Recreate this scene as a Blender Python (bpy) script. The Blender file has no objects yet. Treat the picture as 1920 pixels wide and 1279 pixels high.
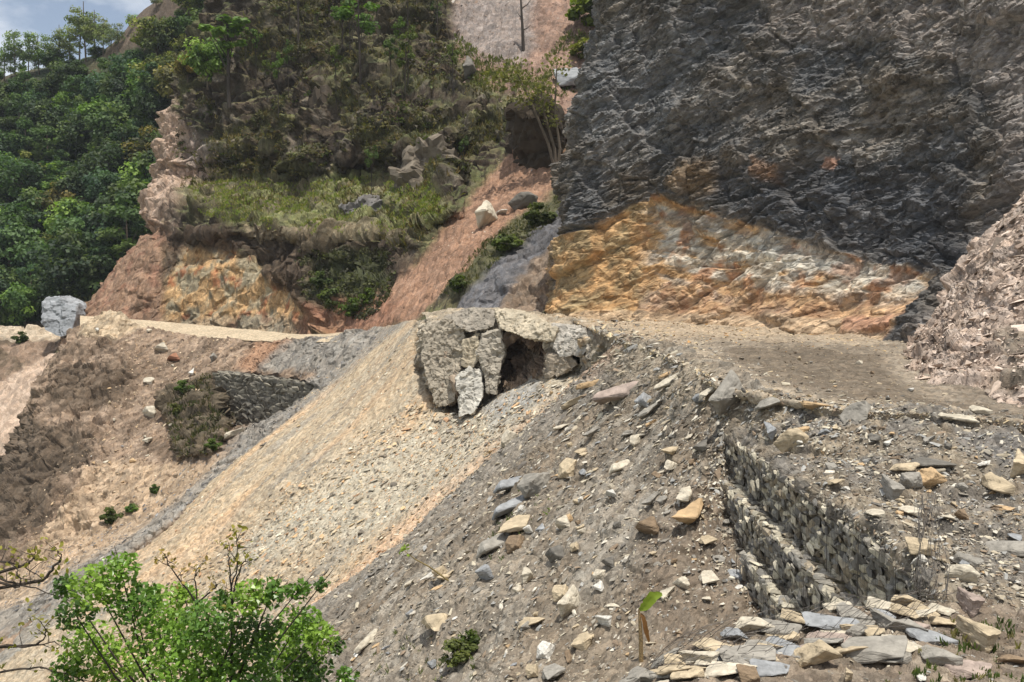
import bpy, bmesh, math, random
import numpy as np
from mathutils import Vector, Matrix

scn = bpy.context.scene
COL = scn.collection
random.seed(7)
rng = np.random.default_rng(7)

# ------------------------------------------------------------------ camera, sky, sun, exposure
CAM = np.array([0.0, 0.0, 5.0])
FPX = 2000.0
TILT = math.atan(120 / FPX)
cam_data = bpy.data.cameras.new('camera')
cam_data.sensor_width = 36
cam_data.lens = FPX / 1920 * 36
cam_data.clip_start = 0.1
cam_data.clip_end = 6000
cam = bpy.data.objects.new('camera', cam_data)
cam.location = CAM
cam.rotation_euler = (math.radians(90) - TILT, 0, 0)
COL.objects.link(cam)
scn.camera = cam

SUN = np.array([0.10, -0.20, 0.97]); SUN /= np.linalg.norm(SUN)
SUN_EL = math.asin(SUN[2]); SUN_AZ = math.atan2(SUN[0], SUN[1])
world = bpy.data.worlds.new('World'); scn.world = world
world.use_nodes = True
wn, wl = world.node_tree.nodes, world.node_tree.links
wn.clear()
w_out = wn.new('ShaderNodeOutputWorld')
sky = wn.new('ShaderNodeTexSky'); sky.sky_type = 'NISHITA'; sky.sun_disc = False
sky.sun_elevation = SUN_EL; sky.sun_rotation = SUN_AZ; sky.altitude = 1500
sky.air_density = 1.0; sky.dust_density = 1.5
bg = wn.new('ShaderNodeBackground'); bg.inputs['Strength'].default_value = 0.10
wl.new(sky.outputs[0], bg.inputs['Color'])
cloud = wn.new('ShaderNodeBackground'); cloud.inputs['Color'].default_value = (0.93, 0.96, 1.0, 1); cloud.inputs['Strength'].default_value = 1.1
tc = wn.new('ShaderNodeTexCoord')
mp = wn.new('ShaderNodeMapping'); mp.inputs['Scale'].default_value = (1.0, 1.0, 2.2)
wl.new(tc.outputs['Generated'], mp.inputs['Vector'])
cn = wn.new('ShaderNodeTexNoise'); cn.inputs['Scale'].default_value = 3.1; cn.inputs['Detail'].default_value = 7; cn.inputs['Roughness'].default_value = 0.55
wl.new(mp.outputs[0], cn.inputs['Vector'])
cr = wn.new('ShaderNodeValToRGB'); cr.color_ramp.elements[0].position = 0.42; cr.color_ramp.elements[0].color = (0.16, 0.16, 0.16, 1); cr.color_ramp.elements[1].position = 0.55
wl.new(cn.outputs[0], cr.inputs[0])
mx = wn.new('ShaderNodeMixShader')
wl.new(cr.outputs[0], mx.inputs[0]); wl.new(bg.outputs[0], mx.inputs[1]); wl.new(cloud.outputs[0], mx.inputs[2])
wl.new(mx.outputs[0], w_out.inputs['Surface'])

sun_d = bpy.data.lights.new('sun', 'SUN'); sun_d.energy = 4.7; sun_d.angle = math.radians(0.5); sun_d.color = (1.0, 0.955, 0.88)
sun_o = bpy.data.objects.new('sun', sun_d)
sun_o.rotation_euler = Vector(SUN).to_track_quat('Z', 'Y').to_euler()
sun_o.location = (0, 0, 200)
COL.objects.link(sun_o)
scn.view_settings.view_transform = 'Standard'
scn.view_settings.look = 'None'
scn.view_settings.gamma = 1
scn.view_settings.exposure = 0.0
scn.cycles.max_bounces = 4
scn.cycles.diffuse_bounces = 2
scn.cycles.transparent_max_bounces = 4

# ------------------------------------------------------------------ helpers: projection
CT, ST = math.cos(TILT), math.sin(TILT)


def P(px, py, d):
    px = np.asarray(px, float); py = np.asarray(py, float); d = np.asarray(d, float)
    xc = (px - 960) / FPX; yc = (639.5 - py) / FPX
    dx = xc; dy = yc * ST + CT; dz = yc * CT - ST
    s = d / dy
    return np.stack([dx * s, d * np.ones_like(dx), dz * s], -1) + CAM


def PROJ(p):
    q = p - CAM
    dep = q[..., 1] * CT - q[..., 2] * ST
    up = q[..., 1] * ST + q[..., 2] * CT
    return np.stack([960 + FPX * q[..., 0] / dep, 639.5 - FPX * up / dep], -1)


def lin(rgb):
    c = np.asarray(rgb, float) / 255.0
    return np.where(c <= 0.04045, c / 12.92, ((c + 0.055) / 1.055) ** 2.4)


# ------------------------------------------------------------------ helpers: noise
_r = np.random.default_rng(11)
PERM = _r.permutation(4096).astype(np.int32)
GRAD = _r.normal(size=(4096, 3)).astype(np.float32)
GRAD /= np.linalg.norm(GRAD, axis=1)[:, None]
RND = _r.random((4096, 8)).astype(np.float32)


def hsh(ix, iy, iz):
    return PERM[(PERM[(PERM[ix & 4095] + iy) & 4095] + iz) & 4095]


def perlin(p):
    p = np.asarray(p, np.float32)
    i = np.floor(p).astype(np.int32); f = p - i
    w = f * f * f * (f * (f * 6 - 15) + 10)
    out = 0
    for dx in (0, 1):
        wx = w[:, 0] if dx else 1 - w[:, 0]
        for dy in (0, 1):
            wy = w[:, 1] if dy else 1 - w[:, 1]
            for dz in (0, 1):
                wz = w[:, 2] if dz else 1 - w[:, 2]
                g = GRAD[hsh(i[:, 0] + dx, i[:, 1] + dy, i[:, 2] + dz)]
                out = out + wx * wy * wz * (g[:, 0] * (f[:, 0] - dx) + g[:, 1] * (f[:, 1] - dy) + g[:, 2] * (f[:, 2] - dz))
    return out * 1.5


def fbm(p, size, octs=4, seed=0, gain=0.5, ridged=False):
    q = np.asarray(p, np.float32) / size + seed * 17.31
    a, s, t = 1.0, 0, 0
    for _ in range(octs):
        n = perlin(q)
        if ridged:
            n = 1 - 2 * np.abs(n)
        s = s + a * n; t += a
        a *= gain; q = q * 2.03 + 5.7
    return s / t


def facets(p, size, seed=0, tilt=0.9, M=None, w=0.18):
    """angular broken-rock relief: every cell is one tilted plane; returns height and two randoms of the cell"""
    q = np.asarray(p, np.float32)
    if M is not None:
        q = q @ np.asarray(M, np.float32).T
    q = q / size + seed * 13.7
    b = np.floor(q - 0.5).astype(np.int32)
    best = np.full(len(q), 9e9, np.float32); sec = best.copy(); h = np.zeros(len(q), np.float32); ids = np.zeros(len(q), np.int32)
    for dx in (0, 1):
        for dy in (0, 1):
            for dz in (0, 1):
                ix, iy, iz = b[:, 0] + dx, b[:, 1] + dy, b[:, 2] + dz
                k = hsh(ix, iy, iz)
                r = RND[k]
                ox = q[:, 0] - (ix + 0.12 + 0.76 * r[:, 0]); oy = q[:, 1] - (iy + 0.12 + 0.76 * r[:, 1]); oz = q[:, 2] - (iz + 0.12 + 0.76 * r[:, 2])
                d = ox * ox + oy * oy + oz * oz
                m = d < best
                g = GRAD[k]
                hh = (r[:, 3] - 0.35) + tilt * (g[:, 0] * ox + g[:, 1] * oy + g[:, 2] * oz)
                sec = np.where(m, best, np.minimum(sec, d))
                best = np.where(m, d, best); h = np.where(m, hh, h); ids = np.where(m, k, ids)
    t = np.clip((np.sqrt(sec) - np.sqrt(best)) / w, 0, 1)
    h = h * t * (2 - t) - 0.12 * (1 - t)
    return h, RND[ids, 4], RND[ids, 5]


def ledges(p, spacing, dirv, wob, seed=0, top=0.22):
    """broken strata: every bed leans out towards its top and is cut back above it"""
    t = p @ np.asarray(dirv, float) / spacing + wob * fbm(p, spacing * 2.2, 4, seed)
    f = t - np.floor(t)
    k = np.floor(t).astype(np.int32) & 4095
    prof = np.where(f < 1 - top, f / (1 - top), (1 - f) / top)
    return prof * (0.35 + RND[PERM[k], 2]) * smooth(-0.35, 0.3, fbm(p, spacing * 2.5, 3, seed + 7))


def smooth(a, b, x):
    t = np.clip((x - a) / (b - a), 0, 1)
    return t * t * (3 - 2 * t)


def sdf(q, poly):
    """signed distance (pixels of the 1920 frame), positive inside"""
    poly = np.asarray(poly, float)
    d = np.full(len(q), 1e18); inside = np.zeros(len(q), bool)
    n = len(poly)
    for i in range(n):
        a, b = poly[i], poly[(i + 1) % n]
        e = b - a; w = q - a
        t = np.clip((w @ e) / max(e @ e, 1e-9), 0, 1)
        r = w - t[:, None] * e
        d = np.minimum(d, (r * r).sum(1))
        c = ((a[1] <= q[:, 1]) & (b[1] > q[:, 1])) | ((b[1] <= q[:, 1]) & (a[1] > q[:, 1]))
        if abs(e[1]) > 1e-9:
            xi = a[0] + (q[:, 1] - a[1]) * e[0] / e[1]
            inside ^= c & (q[:, 0] < xi)
    return np.where(inside, 1, -1) * np.sqrt(d)


# ------------------------------------------------------------------ helpers: objects
def tag(o, label=None, cat=None, group=None, kind=None):
    if label: o['label'] = label
    if cat: o['category'] = cat
    if group: o['group'] = group
    if kind: o['kind'] = kind
    return o


def empty(name, loc=(0, 0, 0), rz=0):
    o = bpy.data.objects.new(name, None)
    o.location = loc; o.rotation_euler = (0, 0, rz); o.empty_display_size = 0.3
    COL.objects.link(o)
    return o


def mesh_np(name, verts, faces, mat=None, parent=None, col=None, uv=None, smooth_sh=False, link=True):
    """faces: (F,k) array of equal-sized polygons, or a list of such arrays"""
    fl = faces if isinstance(faces, list) else [faces]
    fl = [np.asarray(f, np.int32) for f in fl if len(f)]
    me = bpy.data.meshes.new(name)
    verts = np.asarray(verts, np.float32)
    me.vertices.add(len(verts)); me.vertices.foreach_set('co', verts.ravel())
    loops = np.concatenate([f.ravel() for f in fl])
    tot = np.concatenate([np.full(len(f), f.shape[1], np.int32) for f in fl])
    st = np.concatenate([[0], np.cumsum(tot)[:-1]]).astype(np.int32)
    me.loops.add(len(loops)); me.loops.foreach_set('vertex_index', loops)
    me.polygons.add(len(tot)); me.polygons.foreach_set('loop_start', st); me.polygons.foreach_set('loop_total', tot)
    me.update(calc_edges=True)
    me.polygons.foreach_set('use_smooth', np.full(len(tot), bool(smooth_sh)))
    if col is not None:
        a = me.color_attributes.new('Col', 'FLOAT_COLOR', 'POINT')
        c = np.ones((len(verts), 4), np.float32); c[:, :3] = col
        a.data.foreach_set('color', c.ravel())
    if uv is not None:
        l = me.uv_layers.new(name='UVMap')
        l.data.foreach_set('uv', np.asarray(uv, np.float32)[loops].ravel())
    if mat: me.materials.append(mat)
    o = bpy.data.objects.new(name, me)
    if link: COL.objects.link(o)
    if parent is not None: o.parent = parent
    return o


# ------------------------------------------------------------------ materials
def ground_mat(name, cell=0.4, cell2=None, aniso=1.0, rot=0.0, lo=0.7, hi=1.3, tint=0.25, bump=0.5, bdist=0.1, fine=3.0, fstr=0.25, rough=0.92, use_uv=True, warm=(1.06, 0.99, 0.9), cool=(0.95, 1.0, 1.03)):
    m = bpy.data.materials.new(name); m.use_nodes = True
    n, l = m.node_tree.nodes, m.node_tree.links
    bs = n['Principled BSDF']; bs.inputs['Roughness'].default_value = rough
    bs.inputs['Specular IOR Level'].default_value = 0.2
    at = n.new('ShaderNodeAttribute'); at.attribute_name = 'Col'
    tcn = n.new('ShaderNodeTexCoord')
    mpn = n.new('ShaderNodeMapping'); mpn.name = 'grain'; mpn.vector_type = 'TEXTURE'; mpn.inputs['Scale'].default_value = (aniso, 1, 1)
    l.new(tcn.outputs['Object'], mpn.inputs['Vector'])
    # warp
    wz = n.new('ShaderNodeTexNoise'); wz.inputs['Scale'].default_value = 0.9 / cell; wz.inputs['Detail'].default_value = 6; wz.inputs['Roughness'].default_value = 0.65
    l.new(mpn.outputs[0], wz.inputs['Vector'])
    va = n.new('ShaderNodeVectorMath'); va.operation = 'MULTIPLY_ADD'; va.inputs[1].default_value = (cell * 0.9,) * 3
    l.new(wz.outputs['Color'], va.inputs[0]); l.new(mpn.outputs[0], va.inputs[2])

    def voro(c):
        v = n.new('ShaderNodeTexVoronoi'); v.inputs['Scale'].default_value = 1 / c; v.inputs['Randomness'].default_value = 1
        l.new(va.outputs[0], v.inputs['Vector'])
        return v
    v1 = voro(cell); v2 = voro(cell2 or cell * 0.36)
    s1 = n.new('ShaderNodeSeparateColor'); l.new(v1.outputs['Color'], s1.inputs[0])
    s2 = n.new('ShaderNodeSeparateColor'); l.new(v2.outputs['Color'], s2.inputs[0])

    def mapr(sock, a, b):
        r = n.new('ShaderNodeMapRange'); r.inputs['To Min'].default_value = a; r.inputs['To Max'].default_value = b
        l.new(sock, r.inputs['Value'])
        return r.outputs[0]

    def mul(a, b):
        r = n.new('ShaderNodeMath'); r.operation = 'MULTIPLY'; l.new(a, r.inputs[0]); l.new(b, r.inputs[1])
        return r.outputs[0]
    nf = n.new('ShaderNodeTexNoise'); nf.inputs['Scale'].default_value = fine / cell; nf.inputs['Detail'].default_value = 6; nf.inputs['Roughness'].default_value = 0.72
    l.new(mpn.outputs[0], nf.inputs['Vector'])
    g = mul(mul(mapr(s1.outputs[0], lo, hi), mapr(s2.outputs[0], 0.5 + lo / 2, 0.5 + hi / 2)), mapr(nf.outputs[0], 1 - fstr * 1.6, 1 + fstr * 1.6))
    hue = n.new('ShaderNodeMix'); hue.data_type = 'RGBA'
    hue.inputs[6].default_value = (*warm, 1); hue.inputs[7].default_value = (*cool, 1)
    l.new(s1.outputs[1], hue.inputs[0])
    hm = n.new('ShaderNodeMix'); hm.data_type = 'RGBA'; hm.blend_type = 'MULTIPLY'; hm.inputs[0].default_value = min(1, tint * 3)
    l.new(at.outputs['Color'], hm.inputs[6]); l.new(hue.outputs[2], hm.inputs[7])
    vm = n.new('ShaderNodeVectorMath'); vm.operation = 'SCALE'
    l.new(hm.outputs[2], vm.inputs[0]); l.new(g, vm.inputs['Scale'])
    l.new(vm.outputs[0], bs.inputs['Base Color'])
    # bump: stones bulge, crevices sink, grain on top
    b1 = n.new('ShaderNodeBump'); b1.invert = True; b1.inputs['Strength'].default_value = bump; b1.inputs['Distance'].default_value = bdist * cell / 0.4
    l.new(s1.outputs[2], b1.inputs['Height'])
    b2 = n.new('ShaderNodeBump'); b2.invert = True; b2.inputs['Strength'].default_value = bump; b2.inputs['Distance'].default_value = bdist * 0.5 * cell / 0.4
    l.new(s2.outputs[2], b2.inputs['Height']); l.new(b1.outputs[0], b2.inputs['Normal'])
    b3 = n.new('ShaderNodeBump'); b3.inputs['Strength'].default_value = bump * 0.8; b3.inputs['Distance'].default_value = bdist * 0.8 * cell / 0.4
    l.new(nf.outputs[0], b3.inputs['Height']); l.new(b2.outputs[0], b3.inputs['Normal'])
    l.new(b3.outputs[0], bs.inputs['Normal'])
    return m


def stone_mat(name, scale=6.0, bump=0.5, bdist=0.03, var=0.22):
    """single stones: colour from the mesh attribute or the object colour, mottled by noise"""
    m = bpy.data.materials.new(name); m.use_nodes = True
    n, l = m.node_tree.nodes, m.node_tree.links
    bs = n['Principled BSDF']; bs.inputs['Roughness'].default_value = 0.88; bs.inputs['Specular IOR Level'].default_value = 0.25
    oi = n.new('ShaderNodeObjectInfo'); at = n.new('ShaderNodeAttribute'); at.attribute_name = 'Col'
    mm = n.new('ShaderNodeMix'); mm.data_type = 'RGBA'; mm.blend_type = 'MULTIPLY'; mm.inputs[0].default_value = 1
    l.new(oi.outputs['Color'], mm.inputs[6]); l.new(at.outputs['Color'], mm.inputs[7])
    tcn = n.new('ShaderNodeTexCoord')
    nz = n.new('ShaderNodeTexNoise'); nz.inputs['Scale'].default_value = scale; nz.inputs['Detail'].default_value = 6; nz.inputs['Roughness'].default_value = 0.65
    l.new(tcn.outputs['Object'], nz.inputs['Vector'])
    mr = n.new('ShaderNodeMapRange'); mr.inputs['From Min'].default_value = 0.25; mr.inputs['From Max'].default_value = 0.75
    mr.inputs['To Min'].default_value = 1 - 2 * var; mr.inputs['To Max'].default_value = 1 + 1.3 * var
    l.new(nz.outputs[0], mr.inputs['Value'])
    vm = n.new('ShaderNodeVectorMath'); vm.operation = 'SCALE'; l.new(mm.outputs[2], vm.inputs[0]); l.new(mr.outputs[0], vm.inputs['Scale'])
    l.new(vm.outputs[0], bs.inputs['Base Color'])
    mp2 = n.new('ShaderNodeMapping'); mp2.inputs['Scale'].default_value = (1, 1, 5)
    l.new(tcn.outputs['Object'], mp2.inputs['Vector'])
    n2 = n.new('ShaderNodeTexNoise'); n2.inputs['Scale'].default_value = scale * 0.8; n2.inputs['Detail'].default_value = 5
    l.new(mp2.outputs[0], n2.inputs['Vector'])
    b = n.new('ShaderNodeBump'); b.inputs['Strength'].default_value = bump; b.inputs['Distance'].default_value = bdist
    l.new(n2.outputs[0], b.inputs['Height']); l.new(b.outputs[0], bs.inputs['Normal'])
    return m


def leaf_mat(name, trans=0.35, rough=0.6):
    m = bpy.data.materials.new(name); m.use_nodes = True
    n, l = m.node_tree.nodes, m.node_tree.links
    bs = n['Principled BSDF']; bs.inputs['Roughness'].default_value = rough; bs.inputs['Specular IOR Level'].default_value = 0.3
    at = n.new('ShaderNodeAttribute'); at.attribute_name = 'Col'
    oi = n.new('ShaderNodeObjectInfo')
    mm = n.new('ShaderNodeMix'); mm.data_type = 'RGBA'; mm.blend_type = 'MULTIPLY'; mm.inputs[0].default_value = 1
    l.new(oi.outputs['Color'], mm.inputs[6]); l.new(at.outputs['Color'], mm.inputs[7])
    l.new(mm.outputs[2], bs.inputs['Base Color'])
    tr = n.new('ShaderNodeBsdfTranslucent')
    sc = n.new('ShaderNodeVectorMath'); sc.operation = 'MULTIPLY'; sc.inputs[1].default_value = (1.3, 1.5, 0.6)
    l.new(mm.outputs[2], sc.inputs[0]); l.new(sc.outputs[0], tr.inputs['Color'])
    ms = n.new('ShaderNodeMixShader'); ms.inputs[0].default_value = trans
    l.new(bs.outputs[0], ms.inputs[1]); l.new(tr.outputs[0], ms.inputs[2])
    l.new(ms.outputs[0], n['Material Output'].inputs['Surface'])
    return m


def plain_mat(name, rgb, rough=0.8, metal=0.0, nscale=12.0, var=0.3):
    m = bpy.data.materials.new(name); m.use_nodes = True
    n, l = m.node_tree.nodes, m.node_tree.links
    bs = n['Principled BSDF']; bs.inputs['Roughness'].default_value = rough; bs.inputs['Metallic'].default_value = metal
    tcn = n.new('ShaderNodeTexCoord'); nz = n.new('ShaderNodeTexNoise'); nz.inputs['Scale'].default_value = nscale; nz.inputs['Detail'].default_value = 4
    l.new(tcn.outputs['Object'], nz.inputs['Vector'])
    r = n.new('ShaderNodeValToRGB'); c = lin(rgb)
    r.color_ramp.elements[0].color = (*(c * (1 - var)), 1); r.color_ramp.elements[1].color = (*np.clip(c * (1 + var), 0, 1), 1)
    r.color_ramp.elements[0].position = 0.3; r.color_ramp.elements[1].position = 0.7
    l.new(nz.outputs[0], r.inputs[0]); l.new(r.outputs[0], bs.inputs['Base Color'])
    return m


# ------------------------------------------------------------------ terrain patches
PATCH = {}
SAT = 0.78
CUR = {}


def catmull(g, n):
    """resample axis 0 of g (R,...) to n rows through a Catmull-Rom spline"""
    R = g.shape[0]
    t = np.linspace(0, R - 1, n); i = np.minimum(t.astype(int), R - 2); f = (t - i).reshape((-1,) + (1,) * (g.ndim - 1))
    ge = np.concatenate([2 * g[:1] - g[1:2], g, 2 * g[-1:] - g[-2:-1]], 0)
    p0, p1, p2, p3 = ge[i], ge[i + 1], ge[i + 2], ge[i + 3]
    return 0.5 * (2 * p1 + (p2 - p0) * f + (2 * p0 - 5 * p1 + 4 * p2 - p3) * f ** 2 + (3 * p1 - p0 - 3 * p2 + p3) * f ** 3)


def grid_points(rows):
    out = []
    for r in rows:
        rr = []
        for c in r:
            if c[0] == 'w': rr.append(np.array(c[1:], float))
            else: rr.append(P(*c))
        out.append(rr)
    return np.array(out)


def patch(name, rows, nu, nv, disp, paint, mat, push=(), smooth_sh=True, kind='structure', transpose=False, skirt=0, grain=None):
    """a landform: control rows -> dense sheet -> pushed regions -> broken-rock relief -> painted minerals"""
    g = grid_points(rows)
    if skirt:
        low = g[:, :1] - np.array([0, 0, skirt]); g = np.concatenate([low, g[:, :1] - np.array([0, 0, 0.3]), g], 1)
    if transpose: g = g.transpose(1, 0, 2)
    a = catmull(g, nv)                         # (nv, C, 3)
    b = catmull(a.transpose(1, 0, 2), nu).transpose(1, 0, 2)   # (nv, nu, 3)
    su = np.concatenate([[0], np.cumsum(np.linalg.norm(np.diff(b[nv // 2], axis=0), axis=1))])
    sv = np.concatenate([[0], np.cumsum(np.linalg.norm(np.diff(b[:, nu // 2], axis=0), axis=1))])
    U, V = np.meshgrid(su, sv)
    uv = np.stack([U.ravel(), V.ravel()], -1)
    p = b.reshape(-1, 3)
    q = PROJ(p)
    for poly, feather, amount in push:         # along the line of sight, metres
        w = sdf(q + 6 * np.stack([fbm(p, 3, 3, 5), fbm(p, 3, 3, 6)], -1), poly)
        mk = smooth(-feather, feather, w)
        v = p - CAM
        p = p + v / v[:, 1:2] * (amount * mk)[:, None]
    pg = p.reshape(nv, nu, 3)
    du = np.gradient(pg, axis=1); dv = np.gradient(pg, axis=0)
    n = np.cross(du, dv).reshape(-1, 3); n /= np.linalg.norm(n, axis=1)[:, None] + 1e-9
    flip = np.sign(np.median(((CAM - p) * n).sum(1)))
    n *= flip
    h = disp(p, uv, q)
    p = p + n * h[:, None]
    q2 = PROJ(p)
    pg2 = p.reshape(nv, nu, 3)
    n2 = np.cross(np.gradient(pg2, axis=1), np.gradient(pg2, axis=0))
    for _ in range(2):
        n2[1:-1, 1:-1] = (n2[1:-1, 1:-1] * 2 + n2[:-2, 1:-1] + n2[2:, 1:-1] + n2[1:-1, :-2] + n2[1:-1, 2:]) / 6
    n2 = n2.reshape(-1, 3); n2 = n2 / (np.linalg.norm(n2, axis=1)[:, None] + 1e-9) * flip
    CUR['n'] = n2
    col = paint(p, uv, q, h)
    lum = (col @ np.array([0.3, 0.6, 0.1]))[:, None]
    col = np.clip(lum + (col - lum) * SAT, 0.004, 0.9)
    idx = np.arange(nu * nv).reshape(nv, nu)
    f = np.stack([idx[:-1, :-1], idx[1:, :-1], idx[1:, 1:], idx[:-1, 1:]], -1).reshape(-1, 4)
    if flip < 0: f = f[:, ::-1]
    mat = mat.copy(); mat.name = name + '_surface'
    gx = Vector(grain) if grain is not None else Vector(dv.reshape(-1, 3).mean(0))
    gz = Vector(n.mean(0)); gx.normalize(); gz = (gz - gx * gz.dot(gx)).normalized(); gy = gz.cross(gx)
    mat.node_tree.nodes['grain'].inputs['Rotation'].default_value = Matrix((gx, gy, gz)).transposed().to_euler()
    o = mesh_np(name, p, f, mat, None, col, uv, smooth_sh)
    tag(o, kind=kind)
    pg = p.reshape(nv, nu, 3)
    # smooth frame for placing things
    dv = np.gradient(pg, axis=0).reshape(-1, 3); dv /= np.linalg.norm(dv, axis=1)[:, None] + 1e-9
    PATCH[name] = dict(p=p, n=n, n2=n2, q=q2, fall=dv, col=col, q0=q)
    return o


def layer(col, q, p, poly, rgb, feather=12, warp=14, wsize=4.0, strength=1.0, seed=0):
    w = sdf(q, poly) + warp * fbm(p, wsize, 4, 20 + seed)
    mk = (smooth(-feather, feather, w) * strength)[:, None]
    return col * (1 - mk) + lin(rgb) * mk


def blotch(col, p, rgb, size, thr, soft, strength=1.0, seed=0, mask=None, M=None):
    pp = p if M is None else p @ np.asarray(M).T
    mk = smooth(thr - soft, thr + soft, fbm(pp, size, 4, 40 + seed)) * strength
    if mask is not None: mk = mk * mask
    return col * (1 - mk[:, None]) + lin(rgb) * mk[:, None]


def vary(col, p, size, amt, seed=0):
    return col * (1 + amt * fbm(p, size, 4, 60 + seed))[:, None]


def rotm(ax, deg):
    return np.array(Matrix.Rotation(math.radians(deg), 3, ax))


M_CLIFF = ground_mat('cliff_rock', cell=0.32, cell2=0.13, aniso=3.6, rot=math.radians(-16), lo=0.62, hi=1.38, tint=0.2, bump=0.9, bdist=0.16, fstr=0.35)
M_HILL = ground_mat('hill_soil_and_rock', cell=0.5, cell2=0.2, aniso=1.6, lo=0.74, hi=1.26, tint=0.2, bump=0.9, bdist=0.16, fstr=0.35)
M_SCREE = ground_mat('scree', cell=0.2, cell2=0.09, aniso=1.7, lo=0.72, hi=1.28, tint=0.2, bump=0.8, bdist=0.1, fstr=0.25)
M_SOIL = ground_mat('loose_soil', cell=0.6, cell2=0.2, aniso=1.8, lo=0.72, hi=1.28, tint=0.15, bump=0.8, bdist=0.14, fstr=0.3)
M_BANK = ground_mat('slate_bank', cell=0.16, cell2=0.05, aniso=2.2, lo=0.7, hi=1.3, tint=0.16, bump=0.9, bdist=0.14, fstr=0.3)
M_ROAD = ground_mat('gravel_road', cell=0.22, cell2=0.08, lo=0.72, hi=1.28, tint=0.16, bump=0.8, bdist=0.12, fstr=0.25)
M_OUT = ground_mat('outcrop_rock', cell=0.8, cell2=0.26, aniso=2.0, lo=0.7, hi=1.3, tint=0.2, bump=0.9, bdist=0.15, fstr=0.35)

# --- valley floor and hills far off
o = mesh_np('valley_floor', [(-880, -240, -75), (880, -240, -75), (880, 880, -75), (-880, 880, -75)], np.array([[0, 1, 2, 3]]), M_SOIL,
            col=np.tile(lin((96, 104, 70)), (4, 1)), uv=[(0, 0), (1800, 0), (1800, 1150), (0, 1150)])
tag(o, kind='structure')


# --- forested hill, far left
def d_far(p, uv, q):
    return 5 * fbm(p, 60, 4, 1) + 1.2 * fbm(p, 9, 4, 2)


def c_far(p, uv, q, h):
    c = np.tile(lin((62, 74, 44)), (len(p), 1))
    c = blotch(c, p, (104, 92, 62), 14, 0.1, 0.25, 0.7)
    c = layer(c, q, p, [(195, 110), (215, 60), (330, -60), (700, -300), (700, 60), (360, 60), (300, 80)], (104, 88, 72), 14, 20, 9)
    c = layer(c, q, p, [(-200, 545), (150, 530), (160, 640), (-200, 640)], (84, 68, 50), 12, 16, 9)  # brown foot of the forest, its shade put into the colour
    return vary(vary(c, p, 12, 0.5), p, 3, 0.4, 3)


patch('forested_hill', [
    [(-500, 330, 470), (-250, 230, 440), (0, 180, 420), (100, 160, 410), (200, 125, 390), (300, 50, 375), (420, -40, 370), (700, -180, 360)],
    [(-500, 300, 390), (-250, 200, 360), (0, 152, 340), (100, 130, 330), (200, 92, 318), (300, 12, 305), (420, -80, 300), (700, -230, 300)],
    [(-500, 360, 350), (-250, 300, 325), (0, 270, 310), (100, 255, 303), (200, 230, 295), (300, 190, 285), (420, 120, 280), (700, 50, 280)],
    [(-500, 450, 310), (-250, 420, 290), (0, 400, 280), (100, 395, 275), (200, 385, 268), (300, 370, 262), (420, 330, 260), (700, 300, 260)],
    [(-500, 560, 270), (-250, 545, 255), (0, 530, 247), (100, 527, 243), (200, 520, 238), (300, 515, 235), (420, 500, 235), (700, 480, 235)],
    [(-500, 700, 235), (-250, 690, 225), (0, 680, 218), (100, 675, 212), (200, 670, 207), (300, 660, 204), (420, 650, 204), (700, 640, 204)],
], 150, 150, d_far, c_far, M_HILL)


# --- middle hillside with the cut for the far road
GULLY = [(985, 250), (1065, 250), (1062, 345), (960, 410), (880, 500), (760, 600), (650, 625), (690, 560), (760, 500), (860, 400), (940, 310)]
BENCH = [(350, 350), (470, 330), (560, 345), (700, 330), (800, 330), (840, 400), (760, 440), (560, 440), (420, 415), (360, 395)]
UPGULLY = [(870, -200), (1180, -200), (1130, 120), (1080, 270), (1000, 330), (1010, 200), (880, 150), (850, 90)]


def d_mid(p, uv, q):
    soft = np.maximum(smooth(-38, 0, sdf(q, GULLY)), smooth(-30, 5, sdf(q, UPGULLY)))
    soft = np.maximum(soft, 0.75 * smooth(-10, 20, sdf(q, [(1075, 330), (1080, 610), (830, 610), (880, 500), (970, 400)])))
    soft = np.maximum(soft, smooth(-10, 20, sdf(q, [(720, 545), (900, 535), (900, 660), (640, 670)])))
    bench = smooth(-10, 20, sdf(q, BENCH))
    cut = smooth(430, 455, q[:, 1]) * (q[:, 0] < 800)
    soft = np.maximum(soft, 0.75 * smooth(-12, 12, sdf(q, [(300, 436), (330, 440), (420, 462), (520, 540), (600, 600), (620, 690), (60, 690), (150, 590)])))
    f1 = facets(p, 9, 1)[0]; f2 = facets(p, 3.6, 2)[0]; f3 = facets(p, 1.5, 3)[0]
    h = 2.2 * fbm(p, 22, 4, 3) + (1 - 0.85 * soft) * (1 - 0.25 * bench) * (1.7 * f1 * (1 - 0.6 * cut) + 1.3 * f2 + 0.7 * f3) + 0.5 * fbm(p, 2, 4, 4) * (1 - 0.7 * soft)
    h += (1 - soft) * (1 - 0.8 * bench) * (2.3 * ledges(p, 7.5, (-0.45, 0.1, 0.88), 1.1, 3) + 1.1 * ledges(p, 2.6, (-0.4, 0.1, 0.9), 1.0, 4))
    h += 0.5 * ledges(p, 2.2, (-0.62, 0.0, 0.78), 0.8, 6) * smooth(-10, 15, sdf(q, [(1080, 395), (1090, 610), (840, 610), (870, 560), (960, 480)]))
    h += soft * (0.5 * fbm(np.stack([uv[:, 0] * 3, uv[:, 1] * .4, uv[:, 0] * 0], -1), 4, 4, 9))
    return h


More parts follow.
